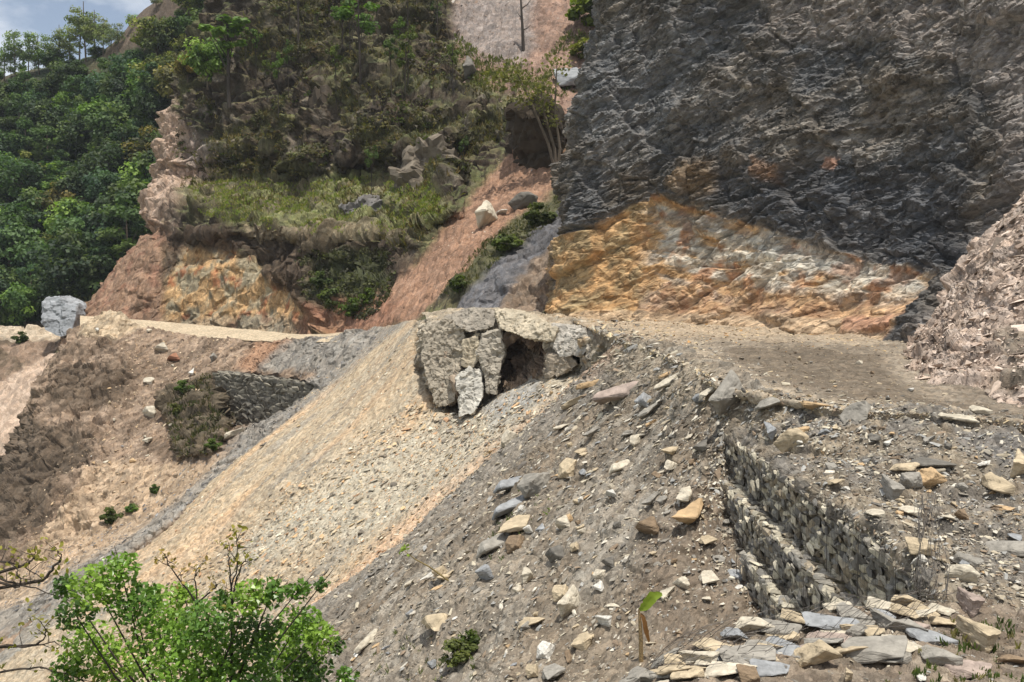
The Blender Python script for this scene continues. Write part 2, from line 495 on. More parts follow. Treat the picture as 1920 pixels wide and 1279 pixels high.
def c_mid(p, uv, q, h):
    c = np.tile(lin((80, 67, 52)), (len(p), 1))
    _, r1, r2 = facets(p, 3.6, 2)
    c = c * (0.7 + 0.6 * r1)[:, None]
    c = blotch(c, p, (84, 84, 46), 7, 0.02, 0.2, 0.85, 1)               # moss and grass
    c = blotch(c, p, (58, 50, 42), 6, 0.15, 0.15, 0.8, 2)               # dark soil and rock
    c = blotch(c, p, (128, 116, 100), 3.5, 0.28, 0.1, 0.8, 3)           # pale stone
    c = layer(c, q, p, [(480, -100), (860, -100), (840, 60), (700, 190), (600, 140), (470, 100)], (82, 74, 50), 30, 30, 8, 0.5)
    flat = smooth(0.5, 0.85, CUR['n'][:, 2] + 0.25 * fbm(p, 5, 3, 8))
    gm = np.tile(lin((112, 106, 62)), (len(p), 1)); gm = blotch(gm, p, (100, 108, 54), 5, 0.0, 0.2, 1, 21)
    c = c * (1 - 0.6 * flat[:, None]) + gm * 0.6 * flat[:, None]
    c = layer(c, q, p, BENCH, (122, 124, 66), 14, 25, 5, 0.85, 1)
    c = blotch(c, p, (120, 104, 78), 5, 0.05, 0.15, 0.7, 4, smooth(-10, 10, sdf(q, BENCH)))
    c = blotch(c, p, (92, 84, 62), 3, 0.15, 0.1, 0.6, 14, smooth(-10, 10, sdf(q, BENCH)))
    # pale rock on the left nose
    c = layer(c, q, p, [(300, 190), (335, 180), (345, 240), (420, 290), (430, 330), (370, 350), (350, 400), (320, 440), (285, 440)], (186, 156, 132), 10, 18, 5, 0.9, 2)
    c = layer(c, q, p, [(380, 250), (440, 300), (430, 330), (380, 330), (350, 290)], (120, 110, 104), 12, 10, 4, 0.7, 3)
    # pink scar down to the boulder
    c = layer(c, q, p, [(310, 430), (330, 440), (312, 520), (320, 640), (100, 660), (150, 590), (230, 500)], (150, 116, 88), 8, 10, 4, 1, 4)
    c = blotch(c, p, (152, 104, 78), 2.5, 0.15, 0.12, 0.6, 5, smooth(-8, 8, sdf(q, [(310, 430), (330, 440), (312, 520), (320, 640), (100, 660), (150, 590), (230, 500)])))
    # ochre cut above the far road
    cut = [(312, 470), (420, 445), (440, 470), (520, 520), (650, 580), (640, 640), (300, 640), (308, 540)]
    c = layer(c, q, p, cut, (190, 148, 90), 12, 16, 4, 1, 5)
    c = blotch(c, p, (150, 140, 112), 3, 0.08, 0.15, 0.85, 6, smooth(-8, 8, sdf(q, cut)))
    c = blotch(c, p, (166, 96, 48), 2.5, 0.22, 0.1, 0.8, 7, smooth(-8, 8, sdf(q, cut)))
    c = layer(c, q, p, [(310, 440), (470, 430), (640, 450), (780, 470), (740, 520), (700, 570), (600, 600), (520, 540), (470, 480), (350, 470), (330, 500), (305, 530)], (86, 70, 56), 10, 14, 5, 0.9, 6)
    c = layer(c, q, p, [(300, 600), (540, 590), (600, 640), (300, 640)], (142, 130, 110), 8, 10, 3, 0.6, 7)
    c = layer(c, q, p, [(460, 425), (740, 435), (780, 455), (600, 462), (470, 445)], (142, 124, 96), 5, 8, 3, 0.7, 8)
    # shrubby corner
    c = layer(c, q, p, [(590, 490), (720, 480), (730, 560), (690, 600), (640, 590), (590, 560)], (70, 78, 42), 14, 18, 4, 0.8, 9)
    # red gully
    c = layer(c, q, p, UPGULLY, (146, 114, 95), 18, 30, 6, 0.95, 10)
    c = layer(c, q, p, [(860, -200), (985, -200), (1005, 90), (980, 120), (880, 110), (850, 50)], (138, 126, 118), 14, 20, 6, 0.9, 11)
    c = layer(c, q, p, GULLY, (152, 114, 86), 8, 10, 4, 1, 12)
    c = layer(c, q, p, [(560, 600), (640, 560), (760, 560), (700, 650), (560, 650)], (146, 100, 72), 10, 16, 4, 0.8, 13)
    # grass strip and slate wedge beneath the cliff
    c = layer(c, q, p, [(1070, 330), (1070, 400), (960, 480), (880, 560), (830, 560), (900, 470), (970, 400)], (92, 90, 58), 8, 14, 3, 0.9, 14)
    c = layer(c, q, p, [(1070, 395), (1080, 610), (840, 610), (870, 560), (960, 480)], (104, 102, 104), 7, 10, 3, 1, 15)
    c = layer(c, q, p, [(1000, 500), (1080, 470), (1080, 610), (930, 610), (960, 560)], (140, 116, 90), 10, 20, 3, 0.8, 16)
    return vary(vary(c, p, 4, 0.45), p, 1.2, 0.35, 2)


patch('hillside', [
    [(560, -330, 272), (500, -330, 240), (560, -330, 233), (680, -330, 228), (820, -330, 222), (960, -330, 222), (1080, -330, 222), (1350, -330, 218)],
    [(520, -150, 262), (455, -150, 230), (540, -150, 219), (660, -150, 213), (800, -150, 207), (940, -150, 210), (1060, -150, 210), (1300, -150, 205)],
    [(470, 0, 252), (408, 0, 220), (500, 0, 205), (620, 0, 199), (760, 0, 191), (900, 0, 190), (1030, 0, 187), (1260, 0, 182)],
    [(430, 130, 246), (362, 130, 214), (450, 130, 196), (580, 130, 188), (730, 130, 178), (880, 130, 174), (1010, 130, 169), (1220, 130, 163)],
    [(390, 270, 240), (312, 270, 205), (400, 270, 187), (540, 270, 179), (700, 270, 169), (860, 270, 156), (1000, 270, 147), (1190, 270, 142)],
    [(370, 340, 236), (304, 340, 200), (400, 340, 184), (540, 340, 176), (700, 340, 164), (860, 340, 147), (990, 340, 136), (1180, 340, 128)],
    [(360, 428, 222), (304, 430, 184), (400, 426, 164), (540, 430, 153.5), (700, 436, 140), (840, 430, 127.5), (970, 425, 120), (1160, 420, 113)],
    [(310, 470, 214), (275, 470, 179), (390, 462, 162.5), (530, 467, 151.5), (680, 477, 137.5), (820, 475, 122.5), (950, 475, 114), (1150, 470, 107)],
    [(210, 600, 203), (150, 600, 172), (340, 605, 159.5), (510, 620, 147), (640, 625, 131), (760, 610, 113), (900, 590, 104), (1130, 590, 98)],
    [(160, 690, 190), (100, 690, 160), (330, 690, 150), (500, 690, 138), (620, 690, 124), (740, 680, 110), (890, 660, 101), (1120, 660, 95)],
], 740, 640, d_mid, c_mid, M_HILL, smooth_sh=False, push=[
    (GULLY, 14, 0.8),
    ([(312, 446), (420, 440), (760, 446), (775, 470), (700, 520), (560, 515), (450, 490), (330, 505)], 6, 3),
    ([(600, 150), (720, 150), (880, 200), (880, 260), (720, 300), (560, 330), (520, 280)], 20, -5),
    ([(740, 270), (850, 250), (860, 400), (780, 420), (730, 380)], 16, -6),
    ([(960, 140), (1050, 150), (1060, 250), (980, 300), (955, 260)], 10, -4),
], transpose=False)


# --- slope beyond the far bend (extreme left)
def d_left(p, uv, q):
    return 1.2 * fbm(p, 14, 4, 3) + 0.9 * facets(p, 3, 3)[0] * smooth(20, -20, q[:, 1] - 720) + 0.3 * fbm(p, 1.5, 3, 3)


def c_left(p, uv, q, h):
    c = np.tile(lin((142, 116, 92)), (len(p), 1))
    c = blotch(c, p, (92, 78, 58), 5, 0.05, 0.2, 0.8)
    c = layer(c, q, p, [(-200, 770), (-10, 720), (100, 668), (300, 640), (300, 1200), (-300, 1200)], (184, 156, 130), 6, 10, 4)
    c = layer(c, q, p, [(-200, 615), (220, 610), (220, 628), (120, 634), (-200, 640)], (180, 160, 132), 3, 3, 4)
    return vary(vary(c, p, 5, 0.35), p, 1.2, 0.3, 1)


patch('far_slope', [
    [(-300, 618, 225), (-120, 618, 215), (0, 618, 208), (130, 612, 200), (240, 590, 190)],
    [(-300, 634, 200), (-120, 634, 190), (0, 632, 184), (130, 628, 176), (240, 610, 165)],
    [(-300, 710, 182), (-120, 705, 173), (0, 700, 167), (130, 700, 158), (240, 700, 150)],
    [(-300, 830, 165), (-120, 825, 156), (0, 820, 150), (130, 820, 142), (240, 820, 132)],
    [(-300, 1050, 145), (-120, 1040, 138), (0, 1030, 130), (130, 1020, 122), (240, 1000, 114)],
], 150, 170, d_left, c_left, M_SOIL)


# --- far road strip
def d_fr(p, uv, q):
    return 0.12 * fbm(p, 4, 4, 3)


def c_fr(p, uv, q, h):
    c = np.tile(lin((192, 170, 135)), (len(p), 1))
    return vary(c, p, 3, 0.25)


patch('far_road', [
    [(150, 592, 158), (240, 598, 153), (300, 603, 150), (400, 611, 143), (500, 621, 133), (570, 627, 124), (660, 622, 114)],
    [(150, 606, 149), (240, 612, 146), (300, 617, 143), (400, 624, 136), (500, 631, 127), (570, 634, 119), (660, 628, 109)],
    [(150, 640, 143), (240, 638, 142), (300, 630, 138.5), (400, 634, 132), (500, 640, 123), (570, 642, 116), (660, 640, 106)],
], 160, 14, d_fr, c_fr, M_ROAD)

# --- tan bank under the far road
FGAB = [(398, 700), (560, 716), (590, 730), (480, 812), (425, 800)]
DNOSE = [(300, 745), (395, 700), (440, 790), (395, 850), (335, 860)]


def d_bank2(p, uv, q):
    rough = np.maximum(smooth(-20, 20, sdf(q, [(140, 620), (230, 620), (260, 720), (230, 800), (180, 1000), (-50, 1100), (-50, 900), (60, 760)])), smooth(-6, 8, sdf(q, DNOSE)))
    return 1.0 * fbm(p, 9, 4, 3) + rough * (0.9 * facets(p, 4, 4)[0] + 0.6 * facets(p, 1.6, 5)[0] + 1.2 * ledges(p, 3.0, (-0.35, -0.1, 0.9), 1.2, 2) + 0.5 * ledges(p, 1.2, (-0.3, -0.1, 0.9), 1.0, 3)) + 0.25 * facets(p, 0.9, 6)[0] + 0.35 * fbm(np.stack([uv[:, 0], uv[:, 1] * 0.25, uv[:, 0] * 0], -1), 1.6, 4, 4)


def c_bank2(p, uv, q, h):
    c = np.tile(lin((154, 129, 104)), (len(p), 1))
    c = blotch(c, p, (108, 88, 68), 5, 0.04, 0.15, 0.75)
    c = layer(c, q, p, [(110, 690), (240, 690), (245, 760), (150, 780), (100, 760)], (96, 80, 62), 14, 22, 4, 0.8, 1)  # dark brown eroded patches, here and next line, with gouge shadow painted in
    c = layer(c, q, p, [(60, 780), (150, 830), (180, 860), (100, 940), (30, 1030), (-100, 1100), (-100, 880)], (92, 78, 62), 14, 24, 4, 0.85, 2)
    c = layer(c, q, p, [(540, 640), (760, 600), (770, 650), (620, 770), (440, 880), (240, 1040), (40, 1170), (-100, 1250), (-100, 1150), (180, 1030), (400, 860), (500, 760), (590, 700), (470, 690)], (138, 131, 120), 9, 14, 3, 0.95, 3)
    c = layer(c, q, p, [(480, 640), (545, 640), (470, 700), (440, 690)], (168, 122, 84), 8, 8, 3, 0.8, 4)
    c = layer(c, q, p, [(180, 575), (250, 575), (270, 612), (200, 640), (150, 640)], (186, 162, 126), 8, 10, 3, 0.8, 5)
    c = layer(c, q, p, DNOSE, (98, 86, 66), 8, 10, 2.5, 0.95, 6)
    c = layer(c, q, p, [(200, 870), (380, 870), (420, 850), (240, 1010), (60, 1120), (-60, 1160), (60, 1030)], (180, 152, 118), 10, 14, 4, 0.8, 7)
    return vary(vary(c, p, 4, 0.3), p, 0.9, 0.3, 1)


bankcols = [
    [(150, 660, 158), (70, 740, 150), (30, 870, 142), (-40, 950, 136), (-150, 1080, 130)],
    [(172, 606, 146), (93, 695, 133), (42, 850, 120), (-15, 930, 112), (-140, 1090, 105)],
    [(212, 582, 142), (165, 700, 128), (115, 855, 113), (40, 985, 103), (-80, 1140, 95)],
    [(268, 612, 140), (255, 725, 124), (205, 865, 109), (110, 1005, 98), (-20, 1140, 90)],
    [(350, 632, 136), (335, 730, 121), (275, 855, 105), (170, 990, 95), (20, 1130, 87)],
    [(450, 638, 128), (425, 730, 115), (345, 855, 101), (220, 1000, 92), (60, 1130, 85)],
    [(570, 636, 117), (525, 735, 106), (405, 855, 96), (250, 1010, 88), (70, 1140, 82)],
    [(700, 616, 107), (590, 735, 99.5), (435, 865, 92.5), (275, 1012, 85.5), (90, 1150, 80)],
    [(770, 606, 104), (650, 740, 100), (490, 875, 94), (330, 1025, 88), (140, 1170, 83)],
]
bankcols = [c + [(c[-1][0] - 170, c[-1][1] + 150, c[-1][2] - 7)] for c in bankcols]
patch('lower_bank', bankcols, 420, 420, d_bank2, c_bank2, M_SOIL, smooth_sh=False, push=[(FGAB, 6, 9), (DNOSE, 8, -2.5)], transpose=True)

# --- yellow scree fan
OUTC = [(780, 590), (850, 570), (1060, 585), (1170, 640), (1120, 680), (1000, 730), (860, 780), (820, 765), (785, 690)]


def d_scree(p, uv, q):
    st = fbm(np.stack([uv[:, 0], uv[:, 1] * 0.12, uv[:, 0] * 0], -1), 2.2, 4, 4)
    low = smooth(750, 1050, q[:, 1])
    return 0.9 * fbm(p, 16, 3, 7) + 0.3 * st + 0.35 * fbm(np.stack([uv[:, 0], uv[:, 1] * 0.1, uv[:, 0] * 0], -1), 5, 3, 14) + (0.04 + 0.14 * low) * facets(p, 0.8, 6)[0] + (0.03 + 0.05 * low) * facets(p, 0.42, 7)[0] + 0.06 * fbm(p, 0.8, 3, 5)


def c_scree(p, uv, q, h):
    c = np.tile(lin((176, 154, 121)), (len(p), 1))
    ps = np.stack([uv[:, 0], uv[:, 1] * 0.14, uv[:, 0] * 0], -1)
    c = blotch(c, ps, (164, 152, 130), 4, 0.0, 0.2, 0.6, 1)
    c = blotch(c, ps, (142, 134, 120), 1.6, 0.22, 0.12, 0.7, 9)
    c = blotch(c, ps, (200, 160, 112), 3, 0.15, 0.2, 0.6, 2)
    c = layer(c, q, p, [(1000, 730), (1140, 660), (1160, 680), (900, 900), (700, 1000), (500, 1050), (420, 1040), (560, 930), (740, 830), (850, 770)], (172, 162, 140), 26, 30, 5, 0.85, 3)
    c = layer(c, q, p, [(1180, 640), (1210, 680), (940, 880), (620, 1140), (560, 1150), (760, 960), (960, 800), (1100, 700)], (196, 160, 124), 12, 14, 4, 0.7, 4)
    c = layer(c, q, p, [(772, 600), (720, 640), (575, 765), (430, 875), (268, 1022), (60, 1170), (0, 1200), (40, 1080), (240, 980), (400, 840), (560, 720), (700, 610)], (132, 126, 116), 9, 14, 3, 0.85, 5)
    c = layer(c, q, p, [(900, 760), (1010, 720), (1030, 740), (920, 800)], (150, 150, 148), 14, 14, 3, 0.7, 6)
    c = layer(c, q, p, [(0, 1150), (80, 1090), (200, 1090), (-50, 1290), (-200, 1290)], (126, 122, 114), 12, 20, 3, 0.8, 7)
    return vary(vary(c, ps, 2.5, 0.3), p, 0.7, 0.25, 1)


patch('scree_slope', [
    [(690, 625, 112), (580, 745, 105), (430, 870, 98), (262, 1015, 91), (75, 1140, 85), (-110, 1280, 80), (-300, 1420, 75)],
    [(715, 612, 106), (600, 732, 100), (455, 862, 93), (290, 1008, 86), (105, 1130, 81), (-80, 1265, 76), (-270, 1420, 71)],
    [(790, 598, 98), (680, 730, 93), (530, 870, 87), (380, 1010, 81), (200, 1150, 76), (20, 1290, 71), (-180, 1440, 67)],
    [(850, 592, 95), (780, 740, 89), (660, 870, 83), (520, 1020, 77), (360, 1170, 72), (180, 1320, 67), (-60, 1480, 63)],
    [(950, 610, 91), (880, 760, 84), (780, 880, 78), (650, 1030, 71), (500, 1180, 66), (320, 1330, 62), (100, 1500, 58)],
    [(1080, 640, 81), (1000, 760, 74), (890, 870, 68.5), (750, 1020, 62), (600, 1160, 57), (430, 1330, 53), (230, 1500, 49)],
    [(1200, 660, 74), (1090, 770, 68), (980, 890, 62), (850, 1030, 56), (720, 1170, 51), (560, 1340, 47), (360, 1520, 43)],
], 560, 520, d_scree, c_scree, M_SCREE, push=[(OUTC, 14, 3.2)], transpose=True)


# --- right cliff
B_UP = np.diag([0.75, 0.75, 2.3]) @ rotm('Y', 24)
OCHRE = [(1030, 620), (1050, 520), (1062, 445), (1120, 430), (1180, 385), (1245, 372), (1330, 400), (1500, 450), (1640, 490), (1760, 512), (1740, 560), (1700, 660), (1300, 660)]


def d_cliff(p, uv, q):
    oc = smooth(-12, 12, sdf(q, OCHRE))
    h = 1.5 * fbm(p, 13, 3, 8) + 0.9 * facets(p, 6.5, 7, M=B_UP)[0] + (1 - 0.75 * oc) * (0.6 * facets(p, 4.2, 12, M=np.diag([1, 1, 1.4]) @ rotm('Y', -30), w=0.12)[0] + 0.34 * facets(p, 2.0, 8, M=rotm('Y', 35), w=0.12)[0] + 0.24 * facets(p, 0.9, 9, M=B_UP)[0] + 0.17 * facets(p, 0.42, 11, M=B_UP)[0]) + 0.12 * fbm(p, 0.8, 4, 9)
    h += oc * 0.15 * facets(p, 1.5, 10, M=np.diag([1, 1, 2.2]) @ rotm('Y', 8))[0]
    h += (1 - 0.7 * oc) * (0.45 * ledges(p, 3.4, (-0.42, 0.15, 0.9), 1.1, 5) + 0.26 * ledges(p, 0.8, (-0.42 + 0.0, 0.1, 0.9), 1.0, 6) )
    h += oc * 0.2 * ledges(p, 1.1, (0.16, 0, 0.98), 0.7, 9)
    h -= 0.35 * smooth(-14, 14, sdf(q, OCHRE) - 4)      # the black band overhangs the ochre a little
    h += 1.4 * smooth(560, 640, q[:, 1])               # talus at the foot
    return h


def c_cliff(p, uv, q, h):
    c = np.tile(lin((108, 101, 92)), (len(p), 1))
    _, r1, r2 = facets(p, 0.9, 9, M=B_UP)
    c = c * (0.62 + 0.7 * r1 + 0.7 * (r2 > 0.93))[:, None]
    c = c * 1.15 * (0.78 + 0.44 * facets(p, 6.5, 7, M=B_UP)[1])[:, None] * (0.85 + 0.3 * facets(p, 2.2, 8, M=B_UP)[1])[:, None]
    c = blotch(c, p, (88, 89, 91), 6, 0.0, 0.25, 0.8, 1)
    c = blotch(c, p, (104, 92, 76), 5, 0.18, 0.16, 0.7, 2)
    c = layer(c, q, p, [(1390, -400), (2200, -400), (2200, 200), (1920, 260), (1800, 130), (1640, 70), (1520, 60), (1440, 40)], (136, 126, 117), 26, 50, 7, 0.85, 3)
    c = layer(c, q, p, [(1890, 120), (2200, 0), (2200, 800), (1700, 800), (1800, 500), (1870, 350)], (130, 121, 114), 26, 40, 6, 0.8, 4)
    c = layer(c, q, p, [(1300, 330), (1560, 300), (1830, 340), (1800, 500), (1640, 480), (1480, 440), (1330, 390)], (76, 78, 83), 30, 30, 6, 0.75, 5)
    c = layer(c, q, p, [(1100, 60), (1280, 0), (1330, 120), (1240, 260), (1120, 330), (1080, 250)], (112, 112, 112), 24, 40, 5, 0.6, 6)
    c = layer(c, q, p, [(1270, 300), (1350, 300), (1350, 370), (1270, 365)], (128, 104, 72), 14, 20, 3, 0.7, 7)
    c = layer(c, q, p, [(1420, 300), (1480, 320), (1470, 345), (1420, 335)], (140, 104, 72), 8, 14, 3, 0.7, 17)
    c = layer(c, q, p, [(1540, 290), (1570, 295), (1560, 318), (1535, 312)], (170, 124, 96), 5, 8, 3, 0.8, 18)
    oc = smooth(-4, 4, sdf(q, OCHRE) + 11 * fbm(p, 2.4, 5, 28))
    a = np.tile(lin((172, 132, 78)), (len(p), 1))
    bed = np.stack([p[:, 0] * 0.25, p[:, 1] * 0.25, p[:, 2] + p[:, 0] * 0.16], -1)
    a = blotch(a, bed, (156, 150, 138), 1.1, 0.03, 0.14, 0.85, 8)
    crm = smooth(-14, 14, sdf(q, [(1235, 385), (1500, 470), (1720, 528), (1690, 585), (1450, 548), (1235, 490)]))
    a = blotch(a, bed, (184, 176, 158), 0.8, -0.05, 0.12, 0.8, 19, crm)
    a = blotch(a, p, (158, 108, 66), 2.2, 0.16, 0.12, 0.85, 9)
    a = blotch(a, bed, (120, 104, 82), 0.7, 0.22, 0.1, 0.7, 10)
    left = smooth(1235, 1190, q[:, 0] + 12 * fbm(p, 2, 3, 4))
    lc = blotch(np.tile(lin((172, 130, 74)), (len(p), 1)), p, (142, 122, 82), 2.2, 0.05, 0.2, 0.8, 11)
    a = a * (1 - left[:, None]) + lc * left[:, None]
    vert = np.stack([p[:, 0], p[:, 1], p[:, 2] * 0.25], -1)
    low = smooth(500, 570, q[:, 1] - 0.05 * (q[:, 0] - 1200)) * (1 - left)
    a = a * (1 - 0.8 * low[:, None]) + 0.8 * low[:, None] * blotch(np.tile(lin((178, 140, 96)), (len(p), 1)), vert, (142, 104, 72), 1.0, 0.02, 0.2, 0.9, 12)
    c = c * (1 - oc[:, None]) + np.clip(a * 1.18, 0, 0.7) * oc[:, None]
    c = layer(c, q, p, [(1245, 386), (1330, 410), (1640, 500), (1745, 522), (1740, 542), (1600, 528), (1330, 442), (1245, 416)], (140, 138, 132), 5, 14, 2, 0.4, 13)
    c = layer(c, q, p, [(1040, 590), (1300, 590), (1700, 610), (1700, 680), (1040, 680)], (184, 156, 120), 6, 9, 2, 0.8, 14)
    c = layer(c, q, p, [(1600, 600), (1720, 605), (1700, 640), (1600, 630)], (176, 116, 84), 8, 12, 2, 0.6, 15)
    return vary(vary(c, p, 2.5, 0.4), p, 0.7, 0.35, 1)


patch('cliff', [
    [(1255, -600, 141), (1230, -420, 137), (1210, -200, 132), (1180, 0, 126), (1150, 130, 123), (1120, 300, 119), (1110, 430, 116), (1100, 520, 113), (1090, 650, 109)],
    [(1250, -600, 109), (1215, -420, 106), (1175, -200, 103), (1143, 0, 100), (1100, 130, 98.5), (1072, 300, 96.5), (1064, 430, 95.3), (1050, 520, 94.3), (1036, 640, 92)],
    [(1370, -600, 102), (1330, -420, 99.5), (1290, -200, 96.5), (1270, 0, 93.5), (1240, 130, 92), (1220, 300, 90), (1215, 430, 88.7), (1205, 520, 87.3), (1200, 650, 84.8)],
    [(1540, -600, 94), (1500, -420, 91.5), (1480, -200, 88.8), (1450, 0, 86), (1430, 130, 84.5), (1420, 300, 82.2), (1410, 430, 80.5), (1400, 520, 79), (1400, 660, 76)],
    [(1760, -600, 85), (1720, -420, 82.5), (1700, -200, 79.8), (1660, 0, 77), (1640, 130, 75.3), (1630, 300, 73), (1620, 430, 71), (1610, 520, 69.2), (1610, 680, 66)],
    [(1990, -600, 77), (1950, -420, 74.5), (1930, -200, 71.8), (1880, 0, 69), (1850, 130, 67.4), (1830, 300, 65), (1820, 430, 63), (1810, 520, 61), (1800, 700, 57.5)],
    [(2290, -600, 70), (2250, -420, 67.5), (2230, -200, 64.8), (2180, 0, 62), (2140, 130, 60.5), (2110, 300, 58), (2090, 430, 56), (2080, 520, 54.5), (2070, 750, 51)],
    [(2700, -600, 66), (2650, -420, 63), (2600, -200, 60), (2560, 0, 57), (2500, 130, 55), (2450, 300, 52), (2430, 430, 50), (2400, 520, 48), (2400, 800, 45)],
], 760, 620, d_cliff, c_cliff, M_CLIFF, transpose=True, smooth_sh=False, grain=(0.8, -0.35, 0.45))


# --- pink debris cone
def d_cone(p, uv, q):
    return 0.9 * fbm(p, 7, 4, 8) + 0.5 * facets(p, 2.0, 7)[0] + 0.24 * facets(p, 0.8, 8)[0] + 0.1 * facets(p, 0.36, 9)[0]


def c_cone(p, uv, q, h):
    c = np.tile(lin((178, 156, 138)), (len(p), 1))
    _, r1, r2 = facets(p, 0.9, 8)
    c = c * (0.75 + 0.5 * r1)[:, None]
    c = blotch(c, p, (134, 112, 96), 2.5, 0.1, 0.15, 0.7, 1)
    c = blotch(c, p, (198, 178, 160), 2, 0.2, 0.12, 0.7, 2)
    c = layer(c, q, p, [(1860, 640), (1960, 600), (2100, 620), (2100, 780), (1850, 740), (1900, 690)], (128, 116, 98), 16, 20, 3, 0.8, 3)
    return vary(c, p, 1.0, 0.3, 1)


patch('debris_cone', [c + [('w', *(P(*c[-1]) + np.array([-0.6, -0.8, -1.8])))] for c in [
    [(1960, 320, 60), (1905, 375, 60), (1850, 450, 60), (1795, 520, 60), (1745, 600, 59), (1700, 655, 52), (1668, 712, 43)],
    [(1960, 350, 55), (1900, 420, 55), (1845, 490, 55), (1795, 560, 54), (1755, 630, 51), (1735, 680, 45.5), (1715, 722, 39)],
    [(2000, 400, 49), (1940, 490, 48.5), (1880, 560, 47.5), (1830, 630, 45.5), (1805, 675, 42.5), (1790, 705, 39.5), (1780, 742, 35.5)],
    [(2080, 420, 45), (2040, 510, 44), (1985, 580, 43), (1940, 640, 40.5), (1915, 685, 38), (1895, 715, 36), (1880, 755, 33)],
    [(2200, 430, 42), (2160, 520, 41), (2120, 600, 39.5), (2080, 670, 37), (2050, 710, 35.5), (2030, 735, 34), (2000, 775, 31.5)],
    [(2500, 450, 38), (2450, 530, 37), (2400, 620, 35), (2350, 690, 33), (2300, 740, 31.5), (2270, 770, 30.5), (2230, 810, 29)],
]], 250, 300, d_cone, c_cone, M_HILL, transpose=True, smooth_sh=False)


# --- near road
def d_road(p, uv, q):
    ruts = 0.1 * np.sin(p[:, 0] * 2.2 + 1.2 * fbm(p, 9, 2, 3)) * smooth(-0.2, 0.4, fbm(p, 12, 2, 5))
    return 0.35 * fbm(p, 6, 4, 6) + ruts + 0.12 * fbm(p, 1.4, 4, 8) + 0.09 * facets(p, 0.5, 7)[0] + 0.05 * fbm(p, 0.6, 3, 7)


def c_road(p, uv, q, h):
    c = np.tile(lin((150, 135, 114)), (len(p), 1))
    c = blotch(c, p * np.array([1, 0.3, 1]), (122, 108, 90), 2.5, 0.05, 0.15, 0.8, 5)
    c = layer(c, q, p, [(1330, 640), (1640, 660), (1720, 730), (1930, 770), (1930, 800), (1700, 770), (1500, 725), (1400, 690)], (108, 94, 76), 18, 30, 3, 0.85, 1)
    c = layer(c, q, p, [(860, 570), (1150, 590), (1720, 612), (1640, 640), (1320, 632), (1190, 640), (1100, 610)], (178, 154, 122), 10, 12, 3, 0.8, 2)
    c = layer(c, q, p, [(1170, 625), (1330, 660), (1440, 720), (1700, 775), (1950, 795), (1950, 830), (1600, 800), (1380, 760), (1280, 710)], (170, 152, 126), 8, 12, 2, 0.7, 3)
    return vary(vary(c, p, 2.5, 0.25), p, 0.6, 0.2, 1)


patch('road', [
    [(840, 574, 118), (940, 577, 113), (1060, 580, 109), (1150, 582, 106)],
    [(870, 578, 108), (980, 583, 101), (1070, 588, 97), (1160, 592, 94)],
    [(1040, 596, 90), (1120, 598, 88), (1210, 602, 85), (1320, 606, 82)],
    [(1125, 624, 71), (1230, 624, 71), (1360, 620, 73), (1500, 615, 75)],
    [(1165, 641, 61), (1300, 641, 61), (1450, 641, 61), (1660, 634, 64)],
    [(1232, 665, 51), (1380, 667, 50.5), (1560, 666, 51), (1780, 655, 54)],
    [(1298, 693, 43), (1450, 701, 41.5), (1640, 701, 41.5), (1850, 690, 44)],
    [(1375, 738, 34.5), (1530, 746, 33.2), (1720, 746, 33.3), (2000, 730, 36)],
    [(1580, 775, 29.4), (1740, 785, 28.2), (1900, 790, 28), (2120, 790, 28)],
    [(1750, 790, 27.5), (1860, 800, 26.8), (2000, 815, 25.6), (2220, 830, 24.6)],
    [(1930, 806, 26), (2030, 825, 25), (2160, 860, 23), (2400, 900, 21.5)],
    [(2250, 850, 23.5), (2350, 890, 22), (2500, 950, 20), (2800, 1000, 18.5)],
], 300, 330, d_road, c_road, M_ROAD, skirt=5)


# --- grey slate bank below the road
def d_bank(p, uv, q):
    st = fbm(np.stack([uv[:, 0], uv[:, 1] * 0.2, uv[:, 0] * 0], -1), 1.0, 4, 4)
    return 0.6 * fbm(p, 6, 4, 9) + 0.3 * st + 0.16 * facets(p, 1.3, 8)[0] + 0.07 * facets(p, 0.5, 9)[0] + 0.035 * facets(p, 0.2, 10)[0] + 0.08 * fbm(p, 0.4, 3, 5)


def c_bank(p, uv, q, h):
    ps = np.stack([uv[:, 0], uv[:, 1] * 0.2, uv[:, 0] * 0], -1)
    c = np.tile(lin((130, 115, 95)), (len(p), 1))
    c = blotch(c, ps, (150, 142, 128), 1.6, 0.05, 0.2, 0.7, 1)
    c = blotch(c, ps, (108, 98, 84), 1.3, 0.12, 0.15, 0.7, 2)
    c = layer(c, q, p, [(1100, 690), (1180, 640), (1190, 680), (900, 920), (700, 1080), (560, 1200), (520, 1180), (620, 1090), (900, 850)], (134, 125, 112), 14, 16, 2, 0.8, 3)
    c = layer(c, q, p, [(1160, 630), (1310, 680), (1420, 750), (1350, 790), (1220, 720), (1130, 690)], (158, 142, 118), 14, 18, 2, 0.7, 4)
    c = layer(c, q, p, [(1180, 640), (1130, 690), (940, 830), (900, 850), (1080, 690), (1140, 650)], (182, 150, 122), 8, 12, 2, 0.7, 5)
    c = layer(c, q, p, [(1290, 900), (1380, 880), (1480, 1050), (1540, 1170), (1400, 1230), (1230, 1200), (1180, 1080), (1200, 980)], (118, 102, 84), 24, 30, 2, 0.7, 6)
    c = layer(c, q, p, [(700, 1150), (1000, 1000), (1010, 1080), (820, 1250), (640, 1300)], (150, 138, 120), 24, 30, 2, 0.5, 7)
    return vary(vary(c, ps, 1.2, 0.3), p, 0.35, 0.25, 1)


